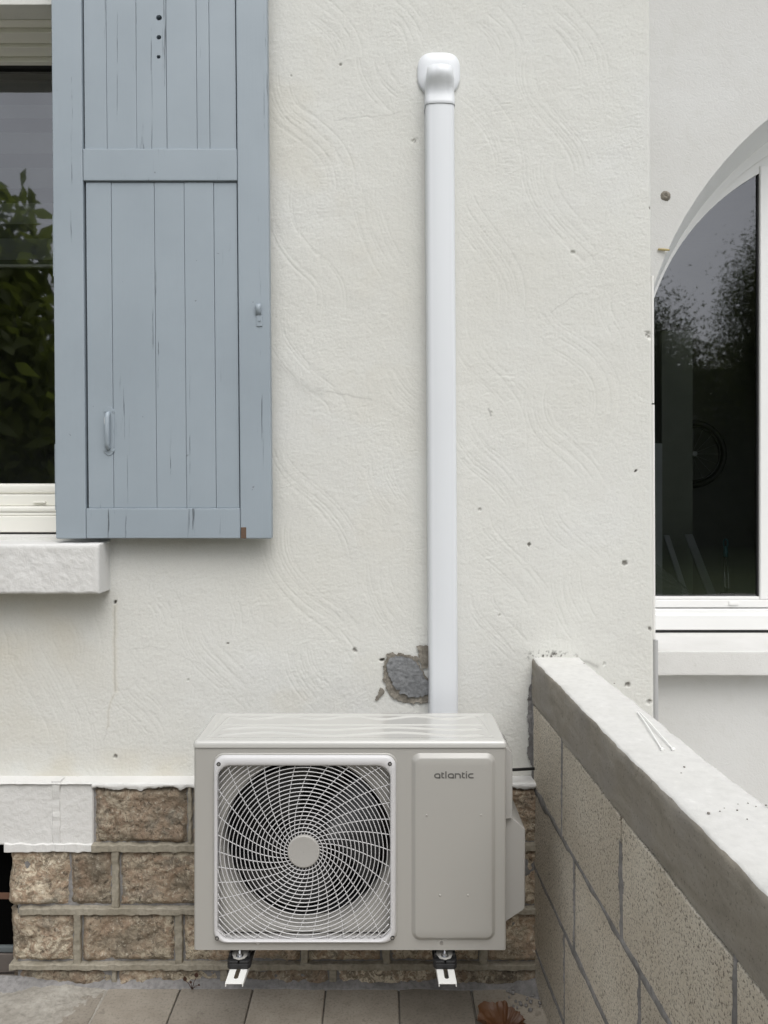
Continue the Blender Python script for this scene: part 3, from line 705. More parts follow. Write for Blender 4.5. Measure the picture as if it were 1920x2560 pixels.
fr = MB(); fr.box(xL-.02, xR+.02, ZG-.045, ZG+.07, WZ(1575, ZG-.04), WZ(1536, ZG-.04)).build('frame', M['pvc_frame_wing'], win_r, bevel=0.006)
box('frame', xL-.02, xR+.02, ZG-.012, ZG+.07, WZ(1536, ZG)+.0005, WZ(1522, ZG), M['pvc_frame_wing'], win_r, bevel=0.004)
box('sash', xL-.02, xR+.02, ZG+.004, ZG+.06, WZ(1519.5, ZG), WZ(1500, ZG), M['pvc_frame_wing'], win_r, bevel=0.004)
box('sash', xL-.02, xR+.02, ZG+.012, ZG+.055, WZ(1500, ZG)+.0005, WZ(1492.5, ZG), M['pvc_frame_wing'], win_r, bevel=0.003)
box('seal', xL-.02, xR+.02, ZG-.03, ZG+.06, SILLZ-.005, WZ(1575, ZG-.04)-.0005, M['seal'], win_r)
box('drain_cap', WX(1822, ZG), WX(1847, ZG), ZG-.004, ZG+.004, WZ(1513, ZG), WZ(1504, ZG), M['pvc_frame_wing'], win_r, bevel=0.003)
GX = WX(1896, ZG+.02)
def top_at(x, c): return c[1]+math.sqrt(max(0.01, c[2]**2-(x-c[0])**2))
box('mullion', GX+.002, GX+.10, ZG+.004, ZG+.06, WZ(1500, ZG), top_at(GX+.05, arc_g)+.01, M['pvc_frame_wing'], win_r, bevel=0.006)
box('mullion', GX-.004, GX+.002, ZG+.02, ZG+.05, WZ(1494, ZG), top_at(GX, arc_g), M['seal'], win_r)
gb = MB(); zb = WZ(1496, ZG)
gb.add([(x, ZG+.03, z) for x, z in AG]+[(x, ZG+.03, zb) for x, z in AG], [(k, NA+1+k, NA+2+k, k+1) for k in range(NA)])
gb.build('pane', M['glass'], win_r)
# dark room behind it
mb = MB(); rx0, rx1, ry1, rz1 = 0.86, 4.6, 8.2, 4.0
mb.add([(rx0, ZG+.08, .1), (rx1, ZG+.08, .1), (rx1, ry1, .1), (rx0, ry1, .1), (rx0, ZG+.08, rz1), (rx1, ZG+.08, rz1), (rx1, ry1, rz1), (rx0, ry1, rz1)], [(0, 1, 2, 3), (4, 7, 6, 5), (3, 2, 6, 7), (0, 3, 7, 4), (1, 5, 6, 2)])
mb.build('room', M['room_wall'], wing)
#%%THINGS
box('light_block_slab', -4.2, 0.812, ZW-0.02, 9.0, HT+0.002, HT+0.12, M['old_board'], house)  # unseen slab added to keep sky light from leaking in behind the walls
box('light_block_slab', 0.814, 5.0, ZR-0.02, 9.0, HT+0.002, HT+0.12, M['old_board'], wing)  # the same added light blocker over the wing
# ---- things seen through the arched glass
def bicycle_wheel():
    t = thing('bicycle_wheel', 'dark bicycle wheel in the room behind the arched window', 'wheel'); Z = 5.6; cx, _, cz = W(1732, 1135, Z); r = 78*Z/F
    ring = [(cx+r*math.cos(a), Z, cz+r*math.sin(a)) for a in np.linspace(0, 2*math.pi, 40, endpoint=False)]
    MB().tube(ring, 0.022, 8, closed=True).build('tyre', M['rubber'], t, smooth=True)
    ring = [(cx+(r-.03)*math.cos(a), Z, cz+(r-.03)*math.sin(a)) for a in np.linspace(0, 2*math.pi, 40, endpoint=False)]
    MB().tube(ring, 0.009, 6, closed=True).build('rim', M['fan_black'], t, smooth=True)
    MB().cyl((cx, Z-.04, cz), (0, 1, 0), 0.018, 0.08, 12).build('hub', M['zinc'], t)
    for k in range(16):
        a = 2*math.pi*k/16; MB().tube([(cx, Z+(.02 if k % 2 else -.02), cz), (cx+(r-.03)*math.cos(a), Z, cz+(r-.03)*math.sin(a))], 0.0012, 4).build('spoke', M['zinc'], t)
bicycle_wheel()
def brush():
    t = thing('brush_handle', 'teal handled brush with steel shank inside the arched window', 'brush'); Z = ZG+.12
    x, _, z1 = W(1814, 1348, Z); z2 = WZ(1392, Z); z3 = WZ(1480, Z); r = .011
    P = [(x+.011*math.sin(a), Z, z1-.02+.02*math.cos(a)) for a in np.linspace(0, 2*math.pi, 16, endpoint=False)]
    MB().tube(P, 0.0045, 8, closed=True).build('grip', M['teal_plastic'], t, smooth=True)
    MB().tube([(x, Z, z1-.035), (x, Z, z2)], [.010, .013], 10).build('grip', M['teal_plastic'], t, smooth=True)
    for s in (-1, 1): MB().tube([(x+s*.009, Z, z2), (x+s*.009+.006, Z, z3+.03), (x+.012, Z, z3)], .003, 6).build('shank', M['zinc'], t, smooth=True)
    MB().box(x-.02, x+.045, Z-.01, Z+.02, z3-.05, z3).build('head', M['fan_black'], t, bevel=.004)
brush()
def lean_board(px0, py0, px1, py1, Z0, Z1, wpx, label):
    a = W(px0, py0, Z0); b = W(px1, py1, Z1); w = wpx*Z0/F; o = (0, .018, 0)
    P = [(b[0], b[1], b[2]), (b[0]+w, b[1], b[2]), (b[0]+w, b[1]+.018, b[2]), (b[0], b[1]+.018, b[2]), (a[0], a[1], a[2]), (a[0]+w, a[1], a[2]), (a[0]+w, a[1]+.018, a[2]), (a[0], a[1]+.018, a[2])]
    tag(MB().hexa(P).build('leaning_board', M['grey_panel'], None, bevel=.003), label, 'board')
lean_board(1660, 1338, 1712, 1500, 4.5, 4.25, 14, 'narrower of two pale boards leaning behind the arched window, left')
lean_board(1712, 1335, 1775, 1500, 4.6, 4.3, 20, 'wider of two pale boards leaning behind the arched window, right')
tag(box('upright_panel', WX(1620, 4.15), WX(1656, 4.15), 4.15, 4.17, WZ(1500, 4.15), WZ(1108, 4.15), M['grey_panel'], None, bevel=.002), 'grey upright panel at left inside the arched window', 'panel')
tag(box('door_leaf', WX(1654, 5.0), WX(1732, 5.0), 5.0, 5.04, .1, WZ(826, 5.0), M['room_panel'], None, bevel=.003), 'dull green-grey door leaf standing open behind the arched window', 'door')
def film():
    u, v = np.meshgrid(np.linspace(0, 1, 50), np.linspace(0, 1, 40)); Z0 = 4.02
    X = WX(1600, Z0)+u*(WX(1748, Z0)-WX(1600, Z0)); top = WZ(1392, Z0)-(u**1.5)*.20
    z0 = WZ(1500, Z0); Z = z0+v*(top-z0)+.02*fbm(X, v, 14, 3); Y = Z0+.10*v-.06*np.sin(v*3)+.06*fbm(X, v, 9, 8, 4)
    o = grid_mesh('plastic_sheet', X, Y, Z, M['film']); tag(o, 'crumpled clear plastic sheeting at bottom left inside the arched window', 'plastic sheet')
film()
# ---- conduit at the house corner
def pipe(name, px0, px1, py0, py1, Z, mat, label, lean=0.0):
    r = (px1-px0)*Z/F/2; xm = WX((px0+px1)/2, Z)
    z0, z1 = WZ(py1, Z), WZ(py0, Z)
    mb = MB(); n = 14
    P = [(xm-lean*(z-z0), Z, z) for z in (z0, z0+.3*(z1-z0), z0+.7*(z1-z0), z1)]
    mb.tube(P, r, n); o = mb.build(name, mat, None, smooth=False, bevel=0.0008); tag(o, label, 'pipe'); return o
pipe('conduit', 1632, 1647, 1600, 2190, 2.44, M['conduit_grey'], 'grey plastic conduit at the house corner below the arched window', .004)
pipe('conduit', 1628.5, 1638.5, 1012, 1598, 2.435, M['conduit_white'], 'thin white conduit on the house corner beside the dark glass', .004)
pipe('conduit', 1627, 1635.5, 690, 1008, 2.435, M['conduit_white'], 'upper thin white conduit on the house corner above the small gap', .004)
def putty():
    Z = ZR; x, _, z = W(1664, 490, Z); u, v = np.meshgrid(np.linspace(0, 1, 14), np.linspace(0, 2*math.pi, 28))
    r = .024*(1-u)*(1+.5*fbm(np.cos(v), np.sin(v), 2.2, 6)); X = x+r*np.cos(v); Zz = z+r*np.sin(v); Y = Z-.012*np.sin(u*2.2)-.008*fbm(X, Zz, 120, 3)+.006*u
    o = grid_mesh('anchor_stub', X, Y, Zz, M['patch_rim'], wing); return o
putty()
tag(MB().tube([W(1645, 623, ZR-.006), W(1660, 624, ZR-.008), W(1674, 625, ZR-.02)], [.004, .006, .004], 7).build('straw_stub', M['straw'], None, smooth=True), 'yellowish stub poking from the wing wall beside the arch', 'stub')

# ================================================================== LEFT WINDOW
win_l = thing('window', 'cream plastic window behind the open grey-blue shutter', 'window')
wx0, wx1 = -2.35, OPEN_X+.02
def hbar(name, Z0, Z1, pyb, pyt, mat, bev=0.003, Zs=None):
    Zs = Zs or Z0
    return box(name, wx0, wx1, Z0, Z1, WZ(pyb, Zs), WZ(pyt, Zs), mat, win_l, bevel=bev)
ZS = 2.60
hbar('frame', 2.545, 2.70, 1331, 1290, M['pvc_frame'], .004)
hbar('frame', 2.552, 2.70, 1289.6, 1281, M['pvc_frame'], .003)
hbar('frame', 2.549, 2.70, 1280.6, 1266, M['pvc_frame'], .006)
hbar('sash', 2.585, 2.70, 1265, 1236, M['pvc_frame'], .004)
hbar('sash', 2.60, 2.70, 1235.5, 1209, M['pvc_frame'], .010)
hbar('seal', 2.57, 2.70, 1335.5, 1331.3, M['seal'], 0, 2.545)
box('drain_cap', WX(84, 2.58), WX(114, 2.58), 2.575, 2.59, WZ(1258, 2.58), WZ(1253, 2.58), M['pvc_frame'], win_l, bevel=.0015)
# stepped head of the frame, seen from below
st_ = [(2.47, 48, 52), (2.507, 69, 82), (2.567, 108, 118), (2.623, 141, 155)]
zt_prev = 2.977
for i, (Zf, a, b) in enumerate(st_):
    zt_ = WZ(a, Zf); zb_ = WZ(b, Zf)
    box('head_profile', wx0, wx1, Zf, 2.70, zb_, (zt_ if i == 0 else zt_)-.0004, M['pvc_frame'], win_l, bevel=.0025)
box('seal', wx0, wx1, 2.645, 2.70, WZ(163, 2.645), WZ(155, 2.623)-.0005, M['seal'], win_l)
mesh('pane', [(wx0, 2.665, WZ(1215, 2.6)), (wx1, 2.665, WZ(1215, 2.6)), (wx1, 2.665, 2.95), (wx0, 2.665, 2.95)], [(0, 1, 2, 3)], M['glass'], win_l)
# zebra blind inside
blind = thing('roller_blind', 'grey striped roller blind half lowered behind the left window', 'blind')
ZB = 2.73; edges = [200, 262, 296, 331, 384, 419, 471, 507, 560, 596, 649, 661]
for i in range(len(edges)-1):
    op = (i % 2 == 1)
    box('stripe', wx0, wx1, ZB, ZB+(.003 if op else .0015), WZ(edges[i+1], ZB), WZ(edges[i], ZB)-.0004, M['blind_opaque' if op else 'blind_sheer'], blind)
box('bottom_bar', wx0, wx1, ZB-.008, ZB+.008, WZ(670, ZB), WZ(661.5, ZB), M['pvc_frame'], blind, bevel=.003)
mb = MB(); x0_, x1_, y0_, y1_, z0_, z1_ = -3.2, -.6, 2.70, 5.2, .7, 3.1
mb.add([(x0_, y0_, z0_), (x1_, y0_, z0_), (x1_, y1_, z0_), (x0_, y1_, z0_), (x0_, y0_, z1_), (x1_, y0_, z1_), (x1_, y1_, z1_), (x0_, y1_, z1_)], [(0, 1, 2, 3), (4, 7, 6, 5), (3, 2, 6, 7), (0, 3, 7, 4), (1, 5, 6, 2)])
mb.build('room', M['room_wall'], house)
def left_sill():
    Zf = 2.296; xe = -0.8394; zf = WZ(1360, Zf); zb = 1.347; zbot = WZ(1485, Zf)
    prof = [(2.66, zb)]+[(2.66+(Zf+.012-2.66)*t, zb+(zf-zb)*t) for t in (.3, .5, .65, .8, 1.0)]+[(Zf+.004, zf-.001), (Zf, zf-.006)]+[(Zf, zf-.006+(zbot+.004-zf+.006)*t) for t in np.linspace(.06, 1, 24)]+[(Zf+.006, zbot), (ZW+.02, zbot)]
    xs = np.concatenate([np.linspace(-2.5, -1.32, 30), np.linspace(-1.30, xe-.012, 110), [xe-.006, xe-.002, xe]])
    X = np.array([xs for _ in prof]); Y = np.array([[p[0]]*len(xs) for p in prof]); Z = np.array([[p[1]]*len(xs) for p in prof])
    # rough render on the front face only
    ff = ((Y < Zf+.003)&(X < xe-.02)).astype(float)
    Y = Y-ff*(0.004*fbm(X, Z, 40, 7, 4)+0.003*fbm(X+.3, Z*1.5, 110, 5, 3)); Z = Z+.003*fbm(X, Y*0, 30, 3, 3)*(Y < Zf+.02)
    k = len(xs)-3
    rnd = [0.0, .003, .009]
    for j in range(3): Y[:, k+j] = np.maximum(Y[:, k+j], Zf+rnd[j])
    X = np.hstack([X, X[:, -1:]]); Z = np.hstack([Z, Z[:, -1:]]); Y = np.hstack([Y, np.full((len(prof), 1), ZW+.02)]); Y[:, -1] = np.maximum(Y[:, -1], Y[:, -2])
    o = grid_mesh('sill', X, Y, Z, M['white_paint'], win_l); return o
left_sill()

# ================================================================== SHUTTER
shutter = thing('shutter', 'grey-blue painted plank shutter swung open against the cream wall', 'shutter')
ZSH = 2.320; TH = 0.034; ZBOT = WZ(1347, ZSH); ZTOP = 3.26
def shx(px, z):           # px measured at the bottom edge; the leaf hangs slightly out of plumb
    return (px-CX)*ZSH/F-0.0088*(z-ZBOT)*1.0
def shpiece(name, pxa, pxb, za, zb, y0, y1, bev=0.003, mat=None, par=None):
    P = []
    for z in (za, zb):
        P += [(shx(pxa, z), y0, z), (shx(pxb, z), y0, z), (shx(pxb, z), y1, z), (shx(pxa, z), y1, z)]
    return MB().hexa(P).build(name, mat or M['shutter'], par or shutter, bevel=bev)
shpiece('stile', 139, 214.6, ZBOT, ZTOP, ZSH, ZSH+TH, .004); shpiece('stile', 601, 679, ZBOT+.0, ZTOP, ZSH, ZSH+TH, .004)
zr0, zr1 = WZ(451, ZSH), WZ(371, ZSH); zb1 = WZ(1271, ZSH)
shpiece('rail', 215.2, 600.4, ZBOT+.001, zb1, ZSH+.0015, ZSH+TH, .0025); shpiece('rail', 215.2, 600.4, zr0, zr1, ZSH+.001, ZSH+TH, .0025)
shpiece('rail', 215.2, 600.4, 3.17, ZTOP, ZSH+.001, ZSH+TH, .0025)
PD = ZSH+.008
def plank(a, b, z0, z1, k):
    d = PD+random.uniform(-.0008, .0008)
    return shpiece('plank', a+.32, b-.32, z0, z1, d, ZSH+TH-.004, .0016)
low = [219.5, 283, 391, 466, 540, 598.5]
for i in range(len(low)-1): plank(low[i], low[i+1], zb1+.0006, zr0-.0025, i)
upp = [217.5, 274, 349, 424, 500, 532, 598.5]
def plank_holes(a, b, z0, z1, holes, d):
    # plank with round through-holes: quads from square cells to circles
    mb = MB(); y0, y1 = d, ZSH+TH-.004; n = 24; last = z0; cells = []
    for (hx, hz, r) in sorted(holes, key=lambda h: h[1]):
        c0, c1 = hz-r*2.2, hz+r*2.2
        cells.append((last, c0, None)); cells.append((c0, c1, (hx, hz, r))); last = c1
    cells.append((last, z1, None))
    for za, zb_, h in cells:
        q = [(shx(a, za), za), (shx(b, za), za), (shx(b, zb_), zb_), (shx(a, zb_), zb_)]
        if h is None:
            mb.add([(x, y0, z) for x, z in q], [(0, 1, 2, 3)])
        else:
            per = []
            m = n//4
            for e in range(4):
                p0, p1 = q[e], q[(e+1) % 4]
                for k in range(m): per.append((p0[0]+(p1[0]-p0[0])*k/m, p0[1]+(p1[1]-p0[1])*k/m))
            circ = []
            for p in per:
                an = math.atan2(p[1]-h[1], (p[0]-h[0])); circ.append((h[0]+h[2]*math.cos(an), h[1]+h[2]*math.sin(an)))
            V = [(x, y0, z) for x, z in per]+[(x, y0, z) for x, z in circ]+[(x, y1, z) for x, z in circ]
            N = len(per)
            mb.add(V, [(k, (k+1) % N, N+(k+1) % N, N+k) for k in range(N)]+[(N+k, N+(k+1) % N, 2*N+(k+1) % N, 2*N+k) for k in range(N)])
        for e in ((0, 3), (1, 2)):
            mb.add([(q[e[0]][0], y0, q[e[0]][1]), (q[e[1]][0], y0, q[e[1]][1]), (q[e[1]][0], y1, q[e[1]][1]), (q[e[0]][0], y1, q[e[0]][1])], [(0, 1, 2, 3)])
    return mb.build('plank', M['shutter'], shutter)
for i in range(len(upp)-1):
    if i == 2:
        hs_ = [(WX(397.5, PD), WZ(44, PD), 7.2*PD/F), (WX(397, PD), WZ(93, PD), 6*PD/F), (WX(396.5, PD), WZ(142, PD), 5*PD/F)]
        plank_holes(upp[i]+.32, upp[i+1]-.32, zr1+.0006, 3.169, hs_, PD)
    else: plank(upp[i], upp[i+1], zr1+.0006, 3.169, i)
box('batten', shx(150, 2.3), shx(660, 2.3), ZSH+TH, ZSH+TH+.02, 2.72, 2.80, M['shutter'], shutter, bevel=.003)
box('batten', shx(150, 1.6), shx(660, 1.6), ZSH+TH, ZSH+TH+.02, 1.50, 1.58, M['shutter'], shutter, bevel=.003)
# broken corner of the right stile foot
box('broken_wood', WX(602, ZSH), WX(616, ZSH), ZSH-.0015, ZSH+.004, WZ(1346.5, ZSH), WZ(1318, ZSH), M['wood_dark'], shutter, bevel=.002)
# grip with scalloped plate
def grip():
    g = thing('grip', 'x', 'x'); del g['label']; del g['category']; g.parent = shutter
    cx, _, _ = W(273, 1075, PD); z1, z0 = WZ(1016, PD), WZ(1139, PD); w = .016
    ol = []
    H = z1-z0; prof = [(0, 0), (.35, .012), (.75, .05), (1.0, .085), (1.05, .115), (.82, .15), (.95, .2), (.95, .8), (.82, .85), (1.05, .885), (1.0, .915), (.75, .95), (.35, .988), (0, 1)]
    ol = [(cx+w*a, z0+H*b) for a, b in prof]+[(cx-w*a, z0+H*b) for a, b in prof[::-1][1:-1]]
    mb = MB(); mb.prism(ol, lambda x, z: (x, PD+.001, z), lambda x, z: (x, PD-.0025, z)); o = fix_normals(mb.build('plate', M['shutter'], g, bevel=.0008)); 
    P = [(cx-.001, PD-.002, z1-.020), (cx-.001, PD-.010, z1-.024), (cx-.001, PD-.014, z1-.034), (cx-.001, PD-.015, (z0+z1)/2), (cx-.001, PD-.014, z0+.034), (cx-.001, PD-.010, z0+.024), (cx-.001, PD-.002, z0+.020)]
    MB().tube(P, [.006, .007, .0075, .0078, .0075, .007, .006], 12).build('handle', M['shutter'], g, smooth=True)
    for dz in (z1-.014, z0+.014):
        for s in (-1, 1): MB().cyl((cx+s*.011, PD-.002, dz), (0, -1, 0), .0026, .0022, 10).build('screw', M['shutter'], g)
    u, v = np.meshgrid(np.linspace(0, 1, 6), np.linspace(0, 2*math.pi, 14)); r = .0042*u
    X = cx-.0065+r*np.cos(v)*.8; Z = z1-.045+r*np.sin(v)*3.2; grid_mesh('paint_chip', X, PD-.0168-.0003*fbm(X, Z, 300, 2)+.0025*(1-u*0)*((np.cos(v)*.8*u)**2), Z, M['tie_plastic'], g)
grip()
def hook():
    g = bpy.data.objects.new('catch', None); COL.objects.link(g); g.parent = shutter
    cx, _, _ = W(647, 790, ZSH); z = lambda py: WZ(py, ZSH)
    box('plate', WX(641.5, ZSH), WX(656, ZSH), ZSH-.0025, ZSH+.001, z(816), z(788), M['shutter'], g, bevel=.0008)
    P = [(WX(646.5, ZSH), ZSH-.002, z(790)), (WX(646.5, ZSH), ZSH-.008, z(780)), (WX(646.3, ZSH), ZSH-.012, z(770)), (WX(646, ZSH), ZSH-.008, z(762)), (WX(646, ZSH), ZSH-.003, z(760))]
    V = []
    for p in P: V += [(p[0]-.0078, p[1], p[2]), (p[0]+.0078, p[1], p[2])]
    mb = MB(); mb.add(V, [(2*i, 2*i+1, 2*i+3, 2*i+2) for i in range(len(P)-1)]); o = mb.build('tongue', M['shutter'], g, smooth=True); s = o.modifiers.new('s', 'SOLIDIFY'); s.thickness = .0022; s.offset = -1
    MB().cyl((WX(649, ZSH), ZSH-.0025, z(801)), (0, -1, 0), .0035, .002, 12).build('screw', M['shutter'], g)
hook()
# hinge strips on the outer edge
for za, zb_ in ((WZ(1275, ZSH), WZ(1110, ZSH)), (WZ(690, ZSH), WZ(535, ZSH))):
    shpiece('hinge_strap', 136.8, 139.6, za, zb_, ZSH+.004, ZSH+.012, .001)
#%%AC
# ================================================================== PIPE TRUNKING
trunk = thing('pipe_trunking', 'tall white plastic pipe trunking running up the cream wall', 'trunking')
ZT = 2.328
def tcx(z): return (1110.5-CX)*ZT/F-0.0062*(z-WZ(1780, ZT))
def tprof(z, hw, dep, n=2, crown=0.003, rc=0.016):
    P = []; cx = tcx(z); yb = ZW+.004; yf = ZW-dep
    P.append((cx-hw-.0015, yb, z)); P.append((cx-hw, ZW-.004, z)); P.append((cx-hw+.0006, yf+rc+.012, z))
    for k in range(7):
        a = math.pi/2*k/6; P.append((cx-hw+rc-rc*math.cos(a)+.0006*(1-k/6), yf+crown+rc-rc*math.sin(a), z))
    for t in np.linspace(.12, .88, 9): P.append((cx-hw+rc+(2*hw-2*rc)*t, yf+crown*(2*t-1)**2, z))
    for k in range(7):
        a = math.pi/2*(1-k/6); P.append((cx+hw-rc+rc*math.cos(a)-.0006*(k/6), yf+crown+rc-rc*math.sin(a), z))
    P.append((cx+hw-.0006, yf+rc+.012, z)); P.append((cx+hw, ZW-.004, z)); P.append((cx+hw+.0015, yb, z))
    return P
zT0, zT1 = 0.40, WZ(253, ZT)
fix_normals(MB().loft([tprof(z, .0437, .064) for z in np.linspace(zT0, zT1, 12)]).build('duct_cover', M['pvc_white'], trunk, smooth=True))
def elbow():
    # wall plate
    cz = WZ(188, ZW); rows = []; n = 72; zb = WZ(246, ZW)
    cx = tcx(cz)+.000
    def outl(s, t):
        P = []
        for k in range(n):
            a = 2*math.pi*k/n; c, q = math.cos(a), math.sin(a)
            x = .0655*math.copysign(abs(c)**.62, c); z = .066*math.copysign(abs(q)**.62, q)
            if z < 0:
                z *= 1.05; m = min(1, -z/.069); x *= (1-.30*m**2.4)
            P.append((cx+x*s, t, cz+z*s))
        return P
    rows = [outl(1, ZW+.004), outl(1, ZW-.005), outl(.985, ZW-.0085), outl(.95, ZW-.010), outl(.86, ZW-.0135), outl(.5, ZW-.015), outl(.05, ZW-.015)]
    o = fix_normals(MB().loft(rows, closed=True).build('wall_plate', M['pvc_white'], trunk, smooth=True))
    # bend
    rows = []
    zs = [(WZ(257, ZT), .0452, .0662), (WZ(254, ZT), .0454, .067), (WZ(251, ZT), .0454, .0672), (WZ(248, ZT), .0453, .0665), (WZ(236, ZT), .0450, .064), (WZ(224, ZT), .0447, .064), (WZ(214, ZT), .0443, .068), (WZ(206, ZT), .0438, .073), (WZ(198, ZT), .0432, .080), (WZ(190, ZT), .0424, .084), (WZ(182, ZT), .0414, .085),
          (WZ(174, ZT), .0402, .083), (WZ(166, ZT), .0386, .077), (WZ(159, ZT), .0364, .067), (WZ(153, ZT), .0335, .050), (WZ(148, ZT), .029, .033), (WZ(145, ZT), .022, .018)]
    for k_, (z, hw, d) in enumerate(zs): rows.append(tprof(z, hw, d, crown=.003, rc=.0165) if k_ < 5 else tprof(z, hw, d, crown=.0035, rc=min(.024, hw*.6, max(.004, d*.45))))
    fix_normals(MB().loft(rows).build('bend', M['pvc_white'], trunk, smooth=True))
elbow()

# ================================================================== AIR CONDITIONER
ZA = 1.998; SA = F/ZA
ac = thing('air_conditioner', 'beige grey outdoor air conditioner unit with round fan grille', 'air conditioner')
def AX(px): return (px-CX)/SA
def AZ(py): return EYE-(py-CY)/SA
xa, xb = AX(484.5), AX(1266); za0, za1 = AZ(2375), AZ(1869.5); yb_ = 2.242
P_ = ac_m = M['ac_paint']
# front sheet around the fan opening
gx0, gx1, gz0, gz1 = AX(541), AX(981), AZ(2349), AZ(1889)
fp = MB(); R = .007
def corner(xc, yc, a0, a1, n=5): return [(xc+R*math.cos(a0+(a1-a0)*k/n), yc+R*math.sin(a0+(a1-a0)*k/n)) for k in range(n+1)]
# body shell: plan outline with rounded vertical edges, open front patch closed by four quads
pl = corner(xa+R, ZA+R, math.pi*1.5, math.pi)+[(xa, yb_), (xb, yb_)]+corner(xb-R, ZA+R, 0, -math.pi/2)
zrow = [za0, za0+.003, za1-.003, za1]
rows = [[(x, y, z) for x, y in pl] for z in zrow]
fp.loft(rows)
fl, fr_ = xa+R, xb-R
for (p, q, r_, s_2) in ((fl, gx0, za0, za1), (gx1, fr_, za0, za1), (gx0, gx1, za0, gz0), (gx0, gx1, gz1, za1)):
    fp.add([(p, ZA, r_), (q, ZA, r_), (q, ZA, s_2), (p, ZA, s_2)], [(0, 1, 2, 3)])
body = fp.build('casing', P_, ac); 
bm = bmesh.new(); bm.from_mesh(body.data); bmesh.ops.remove_doubles(bm, verts=bm.verts, dist=1e-5); bmesh.ops.recalc_face_normals(bm, faces=bm.faces); bm.to_mesh(body.data); bm.free()
for p in body.data.polygons: p.use_smooth = (abs(p.normal.y) < .999 and abs(p.normal.x) < .999)
box('base_tray', xa+.006, xb-.006, ZA+.008, yb_-.004, za0-.001, za0+.02, M['ac_cover'], ac)
box('back_plate', xa+.01, xb-.01, yb_-.02, yb_-.012, za0+.03, za1-.01, M['fan_black'], ac)
# lid with embossed waves
def lid():
    x0, x1, y0, y1 = xa-.0022, xb+.0022, ZA-.0032, yb_+.003; zt = AZ(1851.5); zb = za1+.0012; rc = .012
    nx, ny = 380, 150
    u, v = np.meshgrid(np.linspace(0, 1, nx), np.linspace(0, 1, ny)); 
    X = x0+u*(x1-x0); Y = y0+v*(y1-y0)
    # round the plan corners at the back
    rb = .022
    e = np.minimum.reduce([X-x0, x1-X, Y-y0, y1-Y])
    r = .011; H = np.where(e < r, np.sqrt(np.clip(r*r-(r-e)**2, 0, None))-r, 0)
    D = zt+H
    def rib(d, w, a): return a*np.exp(-(d/w)**2)
    mk = np.clip((X-x0-.052)/.02, 0, 1)*np.clip((x1-.052-X)/.02, 0, 1)
    D += mk*rib(Y-(2.196+.013*np.sin((X+.271)*2*math.pi/.18+math.pi/2)), .0042, .0036)
    D += np.clip((X-x0-.045)/.01, 0, 1)*np.clip((x1-.045-X)/.01, 0, 1)*rib(Y-2.133, .0035, .0026)
    D += mk*rib(Y-(2.100+.011*np.sin((X+.063)*2*math.pi/.34)), .0042, .0036)
    D += mk*rib(Y-(2.054+.013*np.sin((X+.05)*2*math.pi/.34)), .0042, .0036)
    for s in (0, 1):
        xc = (x0+.045+(2.133-Y)*-.10) if s == 0 else (x1-.045+(2.133-Y)*.10)
        D += ((Y > 2.04)&(Y < 2.20))*rib(X-xc, .0035, .0018)
    # shallow pan
    pan = np.minimum.reduce([X-x0-.028, x1-.028-X, Y-y0-.026, y1-.02-Y]); D -= .0022*np.clip(pan/.01, 0, 1)**2*(3-2*np.clip(pan/.01, 0, 1))
    D[0, :] = np.minimum(D[0, :], zt-r); D[-1, :] = np.minimum(D[-1, :], zt-r); D[:, 0] = np.minimum(D[:, 0], zt-r); D[:, -1] = np.minimum(D[:, -1], zt-r)
    # skirt ring
    Xs = np.hstack([X[:, :1], X, X[:, -1:]]); Ys = np.hstack([Y[:, :1], Y, Y[:, -1:]]); Ds = np.hstack([np.full((ny, 1), zb), D, np.full((ny, 1), zb)])
    Xs = np.vstack([Xs[:1], Xs, Xs[-1:]]); Ys = np.vstack([Ys[:1], Ys, Ys[-1:]]); Ds = np.vstack([np.full((1, nx+2), zb), Ds, np.full((1, nx+2), zb)])
    # pull corners in for plan rounding
    for cx, cy, sx, sy, rr in ((x0, y1, 1, -1, rb), (x1, y1, -1, -1, rb), (x0, y0, 1, 1, .010), (x1, y0, -1, 1, .010)):
        dx = (Xs-cx)*sx; dy = (Ys-cy)*sy; ins = (dx < rr)&(dy < rr)
        mx = np.maximum(rr-dx, rr-dy); ln = np.hypot(rr-dx, rr-dy)+1e-9; f = np.where(ins, mx/ln, 1)
        Xs = np.where(ins, cx+sx*(rr-(rr-dx)*f), Xs); Ys = np.where(ins, cy+sy*(rr-(rr-dy)*f), Ys)
    return grid_mesh('lid', Xs, Ys, Ds, M['ac_lid_lit'], ac)
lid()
box('lid_gasket', xa+.003, xb-.003, ZA+.002, yb_, za1-.001, za1+.004, M['seal'], ac)
# raised service panel on the right of the front
def service_panel():
    a, b, c, d = AX(1028), AX(1239), AZ(2350), AZ(1882); rows = []
    steps = [(0, .0004, .022), (.0015, -.0006, .022), (.004, -.0028, .020), (.008, -.0072, .017), (.0105, -.0092, .0145), (.013, -.0100, .012), (.030, -.0102, .012)]
    for ins, dy, r in steps: rows.append([(x, ZA+dy, z) for x, z in rrect(a+ins, b-ins, c+ins, d-ins, max(.004, r), 8)])
    mb = MB(); mb.loft(rows, closed=True); k = len(rows[0]); mb.F.append(tuple(len(mb.V)-k+i for i in range(k)))
    o = fix_normals(mb.build('service_panel', P_, ac, smooth=True)); return o
service_panel()
YP = ZA-.0102
for px, py in ((1066.5, 2034), (1201, 2033.5), (1099.5, 2233), (1169, 2233)):
    MB().cyl((AX(px), YP+.0002, AZ(py)), (0, -1, 0), .0032, .0013, 14, .0022).build('dimple', P_, ac, smooth=True)
